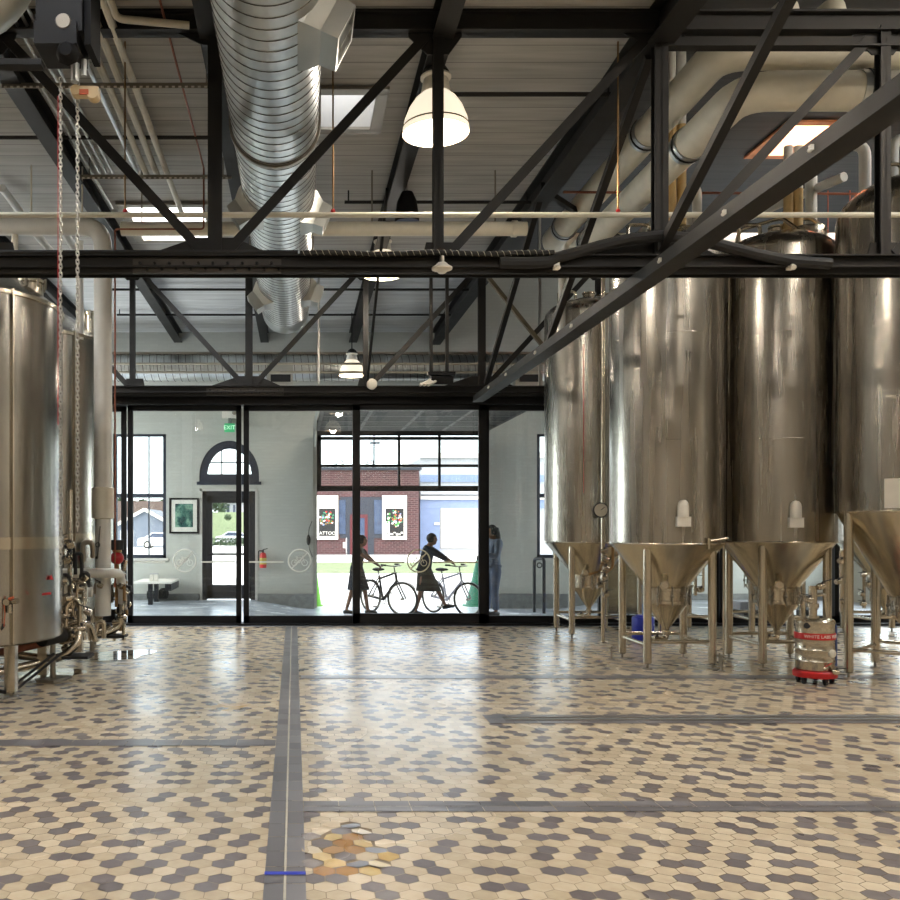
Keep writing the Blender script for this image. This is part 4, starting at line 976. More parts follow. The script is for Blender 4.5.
m = MB(); m.pipe([(x - .22, 12.55, .95), (x - .05, 12.55, 1.0), (x, 12.6, 1.15)], .02, .05, 8); m.pipe([(x + .12, 12.55, 1.4), (x + .12, 12.55, 1.05), (x, 12.6, .95)], .02, .05, 8); m.build('branch', 'brass', t)
# thin lines between the tanks
for xx, yy, c_, z0, z1, lab in ((wx(723.5, 10.2), 10.25, 'copper', 1.55, 4.9, 'thin copper line between the two tanks with port covers'), (wx(833.5, 10.3), 10.3, 'copper', 1.4, 4.9, 'thin copper line between the keg tank and the largest tank'), (wx(725.5, 10.5), 10.55, 'pipe_steel', .01, 4.9, 'slim steel line between the two tanks with port covers'), (wx(584, 12.7), 12.72, 'red', 2.1, 4.2, 'thin red cord hanging down the dial gauge tank')):
    tag(MB().tube((xx, yy, z0), (xx, yy, z1), .011 if c_ != 'red' else .004, 8).build('tank_line', c_), lab, 'pipe' if c_ != 'red' else 'cord')
m = MB(); z = wz(538, 10.1); m.tube((wx(708, 10.0), 9.98, z - .03), (wx(727, 10.0), 9.98, z), .014, 8); m.tube((wx(708, 10.0), 9.98, z - .12), (wx(708, 10), 9.98, z - .0), .02, 8); tag(m.build('tap', 'pipe_steel'), 'small steel tap between the cones of the two tanks with port covers', 'tap')
# valve trees hanging at the tanks
def tree(x, y, z0, z1, n, lab, seed):
    t = thing('valve_tree', (x, y, z0), lab, 'valves', 'valve trees at the conical tanks'); r = random.Random(seed)
    MB().tube((x, y, z0), (x, y, z1), .022, 10).build('pipe', 'pipe_steel', t)
    for k in range(n): valve(t, (x + r.uniform(-.06, .06), y - .03, z0 + (z1 - z0) * (k + .5) / n), (r.choice((-1, 1)), r.uniform(-.3, .3), r.uniform(-.4, .4)), .04)
    m = MB(); m.pipe([(x, y, z1 - .05), (x + .1, y, z1 - .05), (x + .1, y, z0 + .1)], .018, .04, 8); m.build('branch', 'pipe_steel', t)
tree(wx(697, 11.3), 11.35, .75, 1.2, 3, 'valve tree behind the back leg of the tank over the blue drum', 2)
tree(wx(797, 11.0), 11.05, .62, 1.15, 4, 'valve tree beside the cone above the wheeled keg', 3)
tree(wx(864, 12.9), 12.9, .45, 1.0, 4, 'valve tree seen between the legs of the largest tank', 4)
tree(wx(841, 11.8), 11.8, .5, 1.3, 3, 'valve tree half hidden by the aisle side leg of the largest tank', 6)
# keg on a red dolly
t = thing('wheeled_keg', (5.34, 9.3, 0), 'steel keg with a red lettered band on a red wheeled dolly', 'keg'); C = (5.34, 9.3, 0); kr = .18
MB().lathe([(.001, .135), (kr - .01, .135), (kr, .15), (kr, .22), (kr + .008, .235), (kr, .25), (kr, .335), (kr + .009, .352), (kr, .37), (kr, .44), (kr + .008, .46), (kr, .475), (kr, .6), (kr + .006, .615), (kr + .006, .645), (kr - .008, .66), (kr - .012, .63), (.001, .625)], C, 64).build('barrel', 'pipe_steel', t)
bd = MB().lathe([(kr + .002, .462), (kr + .01, .462), (kr + .01, .525), (kr + .002, .525)], C, 64).build('lettered_band', 'red', t)
tm = letters('WHITE LABS YEAST', .046); R1 = kr + .0115; tm.v = [(C[0] + (R1 - v[1]) * math.sin(v[0] / R1), C[1] - (R1 - v[1]) * math.cos(v[0] / R1), .4935 + v[2]) for v in tm.v]
tm.build('lettering', 'white', bd, smooth=False)
MB().lathe([(.001, .07), (kr + .02, .07), (kr + .025, .08), (kr + .025, .125), (kr + .015, .135), (.001, .135)], C, 48).build('dolly', 'red', t)
for k in range(5):
    a = -PI / 2 + 2 * PI * k / 5 + .1; x, y = C[0] + .16 * math.cos(a), C[1] + .16 * math.sin(a)
    m = MB(); m.tube((x - .012, y, .03), (x + .012, y, .03), .03, 14); m.bx(x - .018, x + .018, y - .02, y + .02, .045, .075); m.build('caster', 'rubber', t)
m = MB(); m.tube((C[0] - .02, C[1], .62), (C[0] - .02, C[1], 1.0), .04, 14); m.tube((C[0] - .02, C[1], .66), (C[0] - .02, C[1], .69), .06, 14); m.tube((C[0] - .02, C[1], .78), (C[0] - .02, C[1], .82), .058, 14); m.pipe([(C[0] - .02, C[1], .9), (C[0] + .1, C[1], .92), (C[0] + .12, C[1], .68)], .02, .04, 8)
cp = m.build('coupler', 'pipe_steel', t); valve(t, (C[0] - .08, C[1] - .02, .86), (-1, 0, .2), .04); valve(t, (C[0] + .04, C[1] - .04, 1.0), (1, 0, .3), .04)
a = .42; p = Vector((C[0] + (kr + .01) * math.sin(a), C[1] - (kr + .01) * math.cos(a), .325))
MB().ball(p, .043, 16, (1, .35, 1)).tube(p + Vector((-.09, .01, .015)), p, .01, 8).build('gauge', 'dial', t)
valve(t, p + Vector((.02, -.02, -.18)), (1, -.3, 0), .035); valve(t, p + Vector((-.07, .0, -.15)), (1, 0, .5), .025, 'red')
MB().pipe([(C[0] - .14, C[1] - .10, .6), (C[0] - .15, C[1] - .125, .605)], .03).build('handle_hole', 'rubber', t)
MB().pipe([(C[0] + .155, C[1] - .02, .64), (C[0] + .2, C[1] - .03, .6), (C[0] + .2, C[1] - .03, .18)], .014, .05, 8).build('side_hose', M('blue_hose', (60, 76, 120), .5, 0, .1, 8), t)
# blue drum and pole
t = thing('blue_drum', (wx(643, 12.6), 12.6, 0), 'small blue plastic drum under the port cover tank', 'drum'); x = wx(643, 12.6)
m = MB(); m.lathe([(.001, 0), (.14, 0), (.15, .02), (.15, .34), (.14, .36), (.1, .365), (.1, .38), (.001, .38)], (x, 12.6, 0), 32); m.torus((x, 12.6, .12), .15, .006, 'z', 32, 6); m.torus((x, 12.6, .25), .15, .006, 'z', 32, 6); m.build('body', 'blue', t)
MB().tube((x + .02, 12.6, .36), (x + .02, 12.6, .8), .035, 12).build('pump_tube', M('pale_blue_tube', (110, 140, 190), .4, 0, .1, 6), t)
for px, py, lab in ((611.5, 659, 'small steel floor stem on the aisle side of the front conical tanks'), (719.5, 667, 'small steel floor stem between the two front conical tanks'), (721.5, 671, 'second small steel floor stem between the two front conical tanks, nearer')):
    Y = 1440 / (py - 528); x = wx(px, Y); m = MB(); m.tube((x, Y, 0), (x, Y, .16), .012, 8); m.lathe([(.001, .008), (.04, .006), (.04, 0)], (x, Y, 0), 12); m.tube((x - .03, Y, .13), (x + .05, Y, .13), .012, 8); tag(m.build('floor_plug', 'dull_steel'), lab, 'floor fitting', 'steel floor stems')

# ------------------------------------------------------------------ big flat bottomed vessels on the left
def vessel(cx, cy, Rr, zb, zs, lab, man, legs):
    t = thing('brew_vessel', (cx, cy, 0), lab, 'vessel', 'large brewing vessels'); C = (cx, cy, 0)
    prof = [(.001, zb - .02), (Rr - .03, zb - .02), (Rr, zb), (Rr, zb + .01), (Rr, zs - .06), (Rr, zs - .05), (Rr - .01, zs), (Rr - .05, zs + .03), (Rr * .6, zs + .3), (.3, zs + .48), (.001, zs + .5)]
    MB().lathe(prof, C, 128).build('shell', 'steel_mash', t, ang=40)
    MB().lathe([(Rr + .001, zb + .87), (Rr + .009, zb + .872), (Rr + .009, zb + .985), (Rr + .001, zb + .987)], C, 128).build('band', 'pipe_steel', t)
    MB().lathe([(Rr - .01, zs - .06), (Rr + .016, zs - .05), (Rr + .016, zs - .015), (Rr - .02, zs + .01)], C, 128).build('top_rim', 'pipe_steel', t)
    a = R(-40); m = MB(); q = Vector((cx + Rr * math.cos(a), cy + Rr * math.sin(a), 0)); d = Vector((math.cos(a), math.sin(a), 0))
    m.bar(q + Vector((0, 0, zb)) + d * .006, q + Vector((0, 0, zs)) + d * .006, .012, .05, d); m.build('seam_strip', 'pipe_steel', t)
    mx, my, mz, r = man; m = MB(); m.lathe([(r, -.15), (r, .1), (r + .02, .105), (r + .02, .135), (r, .14), (r * .9, .15), (.001, .17)], (mx, my, mz), 32)
    m.build('manway', 'pipe_steel', t)
    for k in range(8):
        b = 2 * PI * k / 8; m = MB(); m.tube((mx + (r + .025) * math.cos(b), my + (r + .025) * math.sin(b), mz + .05), (mx + (r + .025) * math.cos(b), my + (r + .025) * math.sin(b), mz + .15), .012, 6); m.build('swing_bolt', 'dull_steel', t)
    for lx, ly in legs:
        m = MB(); m.bx(lx - .05, lx + .05, ly - .05, ly + .05, .06, zb); l = m.build('leg', 'pipe_steel', t)
        m = MB(); m.tube((lx, ly, .01), (lx, ly, .08), .015, 8); m.lathe([(.001, .02), (.07, .014), (.075, 0)], (lx, ly, .001), 16); m.build('foot', 'dull_steel', l)
    return t
v1 = vessel(-3.46, 8.97, 1.08, .53, 3.80, 'big steel brewing vessel in front, with an orange-wired sample valve on its side', (-2.66, 8.95, 3.92, .125), [(-2.70, 8.47), (-2.68, 9.47), (-4.3, 8.5), (-4.3, 9.5)])
v2 = vessel(-3.50, 11.55, 1.03, .55, 3.98, 'rear big steel brewing vessel behind the white standpipe', (-2.62, 11.5, 4.2, .13), [(-2.73, 11.2), (-2.75, 12.2), (-4.3, 11), (-4.3, 12)])
# sampling cluster on the near vessel
c = Vector((-2.66, 8.24, wz(602, 8.24))); t = thing('sample_valve', c, 'steel sample valve with orange wire on the front brewing vessel', 'valve')
m = MB(); m.tube(c + Vector((-.1, .05, .0)), c + Vector((.1, -.02, .01)), .026, 10); m.ball(c + Vector((-.06, 0, .02)), .036, 10); m.tube(c + Vector((0, .1, 0)), c + Vector((0, -.04, 0)), .03, 10); m.tube(c + Vector((.03, -.02, -.02)), c + Vector((.03, -.02, -.1)), .018, 8); m.build('body', 'pipe_steel', t)
m = MB(); m.tube(c + Vector((.02, -.03, .03)), c + Vector((.07, -.04, .045)), .011, 8); m.build('red_handle', 'orange', t)
MB().path([c + Vector((-.02, -.03, -.02)), c + Vector((-.01, -.04, -.1)), c + Vector((-.02, -.04, -.22))], .005, 6).build('orange_wire', 'orange', t)
for p0, lab in ((-.0, 'black hose looping below the sample valve of the front brewing vessel'), (-.07, 'second black hose hanging behind the near leg of the front brewing vessel')):
    tag(MB().path([c + Vector((p0 - .02, -.03, -.2)), c + Vector((p0 - .09, -.03, -.32)), c + Vector((p0 - .11, -.02, -.55)), c + Vector((p0 - .13, .0, -.8)), c + Vector((p0 - .05, .3, -.885)), c + Vector((p0 + .25, .9, -.6))], .014, 8).build('hose', 'rubber'), lab, 'hose', 'black hoses under the front brewing vessel')
m = MB(); q = Vector((wx(56, 8.9), 8.72, wz(577, 8.8))); m.lathe([(.024, -.02), (.001, .028)], q, 10); m.tube(q, q + Vector((-.05, .05, 0)), .012, 6); tag(m.build('red_marker', 'red'), 'small red cone marker on the side of the front brewing vessel', 'marker')
m = MB(); q = Vector((wx(51, 8.6), 8.45, wz(594, 8.5))); m.tube(q + Vector((-.04, 0, .0)), q + Vector((.04, 0, .01)), .011, 8); tag(m.build('red_lever', 'red'), 'small red lever low on the front brewing vessel', 'lever')
# white standpipe
t = thing('standpipe', (-2.34, 10.8, .5), 'tall white insulated standpipe with a wide cuff between vessel and glass', 'insulated pipe')
X = -2.34; MB().pipe([(XL + .1, 10.8, 5.22), (X, 10.8, 5.22), (X, 10.8, 2.0)], .108, .26, 24, 8).build('upper_pipe', 'white_pipe', t)
MB().lathe([(.108, 2.09), (.135, 2.08), (.135, 1.72), (.1, 1.71)], (X, 10.8, 0), 32).build('cuff', 'cream', t)
MB().tube((X, 10.8, 1.75), (X, 10.8, .55), .095, 24).build('lower_pipe', 'white_pipe', t)
m = MB(); m.tube((X - .01, 10.69, 1.62), (X - .04, 10.68, 1.24), .006, 6); m.torus((X - .04, 10.69, 1.4), .025, .006, 'y', 16, 6); m.ball((X - .05, 10.68, 1.25), .02, 8); m.build('chain_pull', 'rubber', t)
for x, y, z0 in ((X - .25, 10.8, 5.33), (-3.2, 10.8, 5.33), (-4.6, 10.8, 5.33)): MB().tube((x, y, z0), (x, y, CEIL), .01, 6).build('hanger_rod', 'cream', t)
MB().tube((wx(15, 10.8), 10.8, 5.15), (wx(15, 10.8), 10.8, 4.4), .04, 12).build('branch_pipe', 'cream', t)
for (a, b), lab in ((((2, 188), (20, 212)), 'white slanting pipe end over the overhead cream pipe'), (((33, 230), (56, 258)), 'white slanting pipe below the overhead cream pipe, nearer the edge'), (((63, 230), (80, 258)), 'white slanting pipe below the overhead cream pipe, nearer the standpipe')):
    A = wp(a[0], a[1], 11.2); B = wp(b[0], b[1], 11.9); tag(MB().tube(A, B, .05, 12).build('slanting_pipe', 'white_pipe'), lab, 'pipe', 'white slanting pipes over the brewing vessels')
m = MB(); x = wx(80, 11.0); m.tube((x, 11, 3.9), (x, 11, 5.1), .045, 12); tag(m.build('vent_pipe', 'white_pipe'), 'white vertical pipe rising from the rear brewing vessel', 'pipe')
tag(MB().pipe([(-2.9, 10.55, 1.07), (-2.15, 10.55, 1.07), (-2.12, 10.75, 1.05), (-2.12, 10.85, .7)], .056, .1, 16).build('insulated_branch', 'white_pipe'), 'white horizontal insulated branch pipe low by the standpipe', 'insulated pipe')
# steel pipework between the vessels and the glass
def manifold(base, lab, runs, valves, extra=()):
    t = thing('pipe_manifold', base, lab, 'pipework', 'steel pipework by the brewing vessels')
    for pts, r, mt in runs: MB().pipe(pts, r, r * 2.4, 12, 5).build('pipe', mt, t)
    for p, d, s in valves: valve(t, p, d, s)
    for q, dd, mt, nm in extra: MB().box(q, dd).build(nm, mt, t)
    return t
rr = random.Random(11)
P3 = lambda px, py, Y: tuple(wp(px, py, Y))
manifold((-2.5, 9.6, .05), 'low steel pipe manifold with valves beside the front brewing vessel', [
    ([(-3.4, 9.3, .36), P3(40, 658, 9.5), P3(62, 658, 9.5), P3(78, 643, 9.55), P3(80, 632, 9.6)], .042, 'pipe_steel'), ([P3(70, 652, 9.7), P3(80, 640, 9.8), P3(82, 612, 9.9), P3(76, 600, 9.9)], .032, 'pipe_steel'), ([P3(66, 640, 9.6), P3(66, 605, 9.6), P3(74, 598, 9.6), P3(80, 602, 9.6), P3(80, 640, 9.6)], .03, 'pipe_steel'),
    ([P3(60, 500, 10.2), P3(60, 600, 10.0), P3(62, 640, 9.8)], .028, 'pipe_steel'), ([P3(70, 490, 10.3), P3(70, 585, 10.2), P3(78, 592, 10.2), P3(84, 592, 10.2), P3(84, 640, 10.1)], .03, 'pipe_steel'), ([P3(62, 634, 9.6), P3(90, 622, 9.8), P3(95, 640, 9.9)], .035, 'pipe_steel'), ([P3(72, 592, 10.4), P3(92, 592, 10.4)], .06, 'white_pipe')],
    [(P3(x, y, 9.6), (rr.choice((-1, 1)), rr.uniform(-.4, .4), rr.uniform(-.6, .6)), .045) for x, y in ((64, 540), (68, 560), (63, 580), (70, 598), (64, 616), (74, 622), (82, 628), (70, 634), (60, 626), (88, 612), (66, 648), (62, 552), (71, 545), (74, 636))],
    [(P3(78, 656, 9.6), (.28, .3, .03), 'rubber', 'skid_plate'), (P3(70, 640, 9.75), (.1, .1, .12), 'rubber', 'actuator')])
manifold((-2.2, 11.0, .05), 'steel pipe manifold with valves between the standpipe and the glass', [
    ([P3(88, 634, 10.9), P3(104, 634, 10.9), P3(118, 628, 11.0), P3(121, 618, 11.0), P3(121, 585, 11.0), P3(126, 580, 11.0)], .04, 'pipe_steel'), ([P3(126, 560, 11.1), P3(120, 590, 11.1), P3(122, 622, 11.1)], .024, 'pipe_steel'), ([P3(95, 636, 10.7), P3(98, 622, 10.7), P3(104, 622, 10.7), P3(104, 638, 10.7)], .03, 'pipe_steel'), ([P3(110, 600, 11), P3(116, 592, 11), P3(128, 600, 11)], .02, 'pipe_steel'), ([P3(84, 630, 10.8), P3(90, 624, 10.8), P3(92, 640, 10.8)], .05, 'pipe_steel')],
    [(P3(x, y, 10.95), (rr.choice((-1, 1)), rr.uniform(-.4, .4), rr.uniform(-.6, .6)), .045) for x, y in ((121, 600), (126, 592), (119, 612), (128, 604), (122, 586), (116, 622), (100, 626), (108, 628), (92, 628), (122, 574))],
    [(P3(112, 636, 11.0), (.35, .25, .03), 'rubber', 'skid_plate'), (P3(112, 615, 11.1), (.09, .09, .14), 'rubber', 'actuator')])
def clutter(seed, n, px, py, Y, lab):
    r = random.Random(seed); t = thing('hose_cluster', wp((px[0] + px[1]) / 2, py[1], Y), lab, 'pipework', 'steel pipework by the brewing vessels')
    for k in range(n):
        x = r.uniform(*px); z = r.uniform(*py); w = r.uniform(5, 13); h = r.uniform(8, 26); y = Y + r.uniform(-.2, .25); q = r.choice((.016, .02, .024, .03)); mt = r.choice(('pipe_steel', 'pipe_steel', 'dull_steel', 'brass', 'rubber'))
        MB().pipe([wp(x, z + h, y), wp(x, z, y), wp(x + w, z, y), wp(x + w, z + h * r.uniform(.3, 1), y + r.uniform(-.1, .1))], q, q * 2.2, 10, 5).build('bent_pipe', mt, t)
        if r.random() < .7: valve(t, wp(x + w * .5, z + r.uniform(-2, 10), y - .05), (r.choice((-1, 1)), r.uniform(-.5, .5), r.uniform(-.8, .8)), r.uniform(.03, .045))
clutter(21, 16, (60, 84), (540, 632), 9.85, 'crowded bent pipes and small valves between the two brewing vessels'); clutter(22, 10, (88, 122), (582, 622), 10.95, 'crowded bent pipes and small valves at the foot of the standpipe')
t = thing('floor_pump', (-2.58, 9.35, 0), 'black motor pump under the pipes beside the front brewing vessel', 'pump')
m = MB(); m.tube((-2.62, 9.2, .46), (-2.5, 9.55, .46), .075, 16); m.build('motor', 'rubber', t); m = MB(); m.tube((-2.5, 9.55, .46), (-2.47, 9.64, .46), .1, 20); m.build('pump_head', 'pipe_steel', t)
m = MB(); m.bar((-2.6, 9.25, .02), (-2.5, 9.6, .02), .2, .03); m.tube((-2.56, 9.4, .03), (-2.56, 9.4, .4), .03, 8); m.build('pedestal', 'dull_steel', t)
c = wp(117, 558, 11.0); t = thing('red_actuator', c, 'dark red round valve actuator with black cap near the white branch pipe', 'valve')
MB().ball(c, .085, 18, (1, 1, .95)).build('ball', M('dark_red_paint', (150, 18, 28), .35, 0, .1, 5), t); MB().tube(c + Vector((0, 0, .1)), c + Vector((0, 0, .22)), .085, 16).build('cap', 'rubber', t); MB().tube(c + Vector((0, 0, .07)), c + Vector((0, 0, .11)), .06, 16).tube(c, c + Vector((0, 0, -.3)), .025, 10).build('stem', 'brass', t)
for px, py, h, lab in ((43, 680, .4, 'short steel support foot under the pipes of the front brewing vessel'), (92, 652, .3, 'short black support foot under the pipes by the standpipe')):
    Y = 1440 / (py - 528); x = wx(px, Y); m = MB(); m.tube((x, Y, .02), (x, Y, h), .03, 10); m.lathe([(.001, .02), (.085, .014), (.09, 0)], (x, Y, .001), 20); tag(m.build('support_foot', 'dull_steel'), lab, 'support', 'pipework support feet')
for k, (a, b) in enumerate(((9.0, .36), (8.6, .2))):
    tag(MB().pipe([(XL + .3, a, b), (-2.95, a, b), (-2.6, a + .4, b + .05)], .04, .1, 12).build('floor_pipe', 'pipe_steel' if k else 'copper'), ('brownish pipe running low under the front brewing vessel', 'steel pipe running lowest under the front brewing vessel')[k], 'pipe', 'pipes under the front brewing vessel')
GZ_ = -.2
# ------------------------------------------------------------------ things in the passage
t = thing('wall_table', (-3.0, 19, 0), 'low dark table with pale top at the passage window', 'table')
MB().bx(wx(134, 18.7), wx(172.5, 18.7), 18.5, 19.85, .45, .485).build('table_top', 'white', t)
m = MB(); x = wx(150, 18.7); m.bx(x - .045, x + .045, 18.72, 18.8, 0, .45); m.bx(x - .045, x + .045, 19.5, 19.6, 0, .45); m.build('leg', 'door_dark', t)
m = MB(); x = wx(168, 18.7); m.bx(x - .05, x + .08, 18.6, 19.8, .3, .45); m.build('bracket', 'door_dark', t)
m = MB(); m.torus((wx(162, 19.5), 19.7, .17), .09, .03, 'y', 20, 8); m.bx(wx(146, 19.5), wx(166, 19.5), 19.6, 19.8, .06, .22); tag(m.build('floor_trolley', 'rubber'), 'small dark wheeled base under the passage table', 'trolley')
t = thing('napkin_box', (wx(154, 18.9), 18.9, .485), 'small pale box standing on the passage table', 'box'); x = wx(154, 18.9)
m = MB(); m.bx(x - .085, x - .005, 18.85, 18.95, .486, .63); m.bx(x + .005, x + .085, 18.85, 18.95, .486, .63); m.build('body', 'white', t); MB().bx(x - .09, x + .09, 18.84, 18.96, .63, .64).build('lid', 'pale', t)
# framed picture
t = thing('framed_picture', (wx(184, YO), YO, wz(534, YO)), 'framed green and blue print on the wall beside the street door', 'picture'); y = YO - .03
x0, x1, z0, z1 = wx(169.5, YO), wx(199, YO), wz(533.5, YO), wz(498, YO); w = .04
m = MB(); m.slab([(x0, z0), (x1, z0), (x1, z1), (x0, z1)], [[(x0 + w, z0 + w), (x1 - w, z0 + w), (x1 - w, z1 - w), (x0 + w, z1 - w)]], (0, y - .02, 0), (1, 0, 0), (0, 0, 1), (0, .045, 0)); m.build('frame', 'black_gloss', t)
MB().bx(x0 + w, x1 - w, y, y + .004, z0 + w, z1 - w).build('mat_board', 'white', t)
def art():
    m, nt, b = nodes('plant_print'); N = nt.nodes; L = nt.links; tc = N.new('ShaderNodeTexCoord')
    wv = N.new('ShaderNodeTexVoronoi'); wv.inputs['Scale'].default_value = 9; L.new(tc.outputs['Object'], wv.inputs['Vector'])
    nz = N.new('ShaderNodeTexNoise'); nz.inputs['Scale'].default_value = 5; nz.inputs['Detail'].default_value = 6; L.new(tc.outputs['Object'], nz.inputs['Vector'])
    rp = N.new('ShaderNodeValToRGB'); L.new(nz.outputs[0], rp.inputs[0]); cr = rp.color_ramp
    cr.elements[0].position = .35; cr.elements[0].color = lin((16, 34, 44)) + (1,); cr.elements[1].position = .62; cr.elements[1].color = lin((128, 164, 142)) + (1,)
    e = cr.elements.new(.5); e.color = lin((40, 92, 84)) + (1,)
    L.new(rp.outputs[0], b.inputs['Base Color']); b.inputs['Roughness'].default_value = .4; return m
MB().bx(x0 + .13, x1 - .13, y - .003, y, z0 + .14, z1 - .13).build('print', art(), t)
# exit sign with lamp bar
t = thing('exit_sign', (wx(229.5, 19.8), 19.8, wz(432, 19.8)), 'green lit exit sign over the arched window', 'sign'); x0, x1, z0, z1 = wx(224.5, 19.8), wx(234.6, 19.8), wz(432, 19.8), wz(423.5, 19.8)
MB().bx(x0, x1, 19.78, 19.84, z0, z1).build('panel', glow('exit_green', (60, 168, 110), .55), t)
shifted(letters('EXIT', .125, .006), ((x0 + x1) / 2, 19.777, (z0 + z1) / 2)).build('lettering', glow('exit_white', (200, 245, 214), .9), t, smooth=False)
m = MB(); m.bx((x0 + x1) / 2 - .03, (x0 + x1) / 2 + .03, 19.82, YO, z1, z1 + .12); m.build('bracket', 'curb', t)
t = thing('emergency_light', (wx(229, 19.8), 19.85, wz(418, 19.8)), 'white emergency light bar mounted above the green exit sign', 'lamp')
MB().bx(wx(222, 19.8), wx(237, 19.8), 19.78, YO, wz(418, 19.8), wz(411, 19.8)).build('housing', 'white', t)
MB().ball((wx(234.5, 19.8), 19.74, wz(413, 19.8)), .05, 10).build('lamp_head', 'dull_steel', t)
# fire extinguisher
t = thing('fire_extinguisher', (wx(263, 19.85), 19.85, .7), 'red fire extinguisher hanging on the wall beside the street door', 'extinguisher'); x = wx(263, 19.85)
MB().lathe([(.001, .72), (.07, .72), (.078, .75), (.078, .98), (.06, 1.04), (.03, 1.06), (.001, 1.06)], (x, 19.86, 0), 20).build('cylinder', 'red', t)
MB().lathe([(.0785, .8), (.0785, .94)], (x, 19.86, 0), 20).build('label_plate', M('yellow_label', (200, 180, 90), .5, 0, .1, 20), t)
m = MB(); m.tube((x, 19.86, 1.05), (x, 19.86, 1.12), .02, 8); m.bar((x, 19.86, 1.12), (x + .1, 19.84, 1.15), .02, .02); m.pipe([(x, 19.86, 1.09), (x - .1, 19.84, 1.1), (x - .1, 19.82, .84)], .012, .04, 8); m.build('nozzle', 'rubber', t)
t = thing('wall_control', (wx(308.5, 19.9), 19.95, 1.2), 'dark oval wall control with loose cable beside the garage opening', 'switch'); x = wx(308.5, 19.9)
MB().ball((x, 19.95, wz(540, 19.95)), .055, 12, (.8, .8, 2.2)).build('body', 'rubber', t); m = MB(); m.pipe([(x + .08, 19.96, wz(521, 20)), (x + .01, 19.96, wz(529, 20)), (x, 19.95, wz(540, 20)), (x + .02, 19.96, wz(549, 20)), (x + .09, 19.96, wz(557, 20))], .008, .06, 6); m.build('cable', 'rubber', t)
# bike rack hoop by the far window
for dx, y, lab in ((0, 18.75, 'dark upright bike rack hoop under the passage window by the dial gauge tank'),):
    xa, xb = wx(537.5, y), wx(544, y); m = MB(); m.pipe([(xa, y + .25, pz(xa, y)), (xa, y + .25, .95), (xb, y, .97), (xb, y, pz(xb, y))], .035, .08, 12); t = thing('bike_rack', (xa, y, 0), lab, 'bike rack'); m.build('hoop', 'door_dark', t)
    m = MB(); m.torus(((xa + xb) / 2, y + .1, .82), .05, .012, 'y', 16, 6); m.build('lock', 'rubber', t)
# green covers at both sides of the opening
def cone(x, y, w, h, mt, lab):
    z = GZ_ if y > YO + .3 else pz(x, y); t = thing('traffic_cone', (x, y, z), lab, 'cone'); MB().lathe([(w, 0), (w * .98, .03), (w * .8, .03), (w * .18, h), (w * .1, h + .02), (.001, h + .02)], (x, y, z), 28).build('body', mt, t)
    MB().ball((x, y, z + h + .04), w * .16, 10).build('tip', 'rubber', t)
cone(wx(314.5, 20.8), 20.8, .2, .95, M('bright_green', (120, 200, 60), .55, 0, .1, 5), 'bright green cone beside the garage jamb with the wall control'); cone(wx(479, 20.8), 20.8, .38, 1.05, 'teal_cone', 'dark green cone behind the front wheel of the pale bicycle')
# stainless cabinet in the passage behind the first tank
t = thing('steel_cabinet', (wx(624, 15.9), 15.9, 0), 'stainless cabinet in the passage behind the dial gauge tank', 'cabinet'); x0, x1 = wx(607, 15.65), wx(641, 15.65)
MB().bx(x0, x1, 15.65, 16.15, .1, 1.3).build('body', 'dull_steel', t); MB().bx(x0 + .02, x1 - .02, 15.63, 15.65, .14, 1.24).build('door', 'pipe_steel', t)
m = MB()
for a in (x0 + .05, x1 - .05):
    for b in (15.7, 16.1): m.tube((a, b, 0), (a, b, .1), .02, 8)
m.build('feet', 'rubber', t)
t = thing('low_bench', (wx(800, 16), 16, 0), 'pale low bench in the passage seen behind the wheeled keg', 'bench'); MB().bx(wx(735, 16), wx(812, 16), 15.8, 16.3, .16, .3).build('seat', 'pale', t); m = MB(); m.bx(wx(740, 16), wx(744, 16), 15.85, 16.25, 0, .16); m.bx(wx(804, 16), wx(808, 16), 15.85, 16.25, 0, .16); m.build('legs', 'rubber', t)

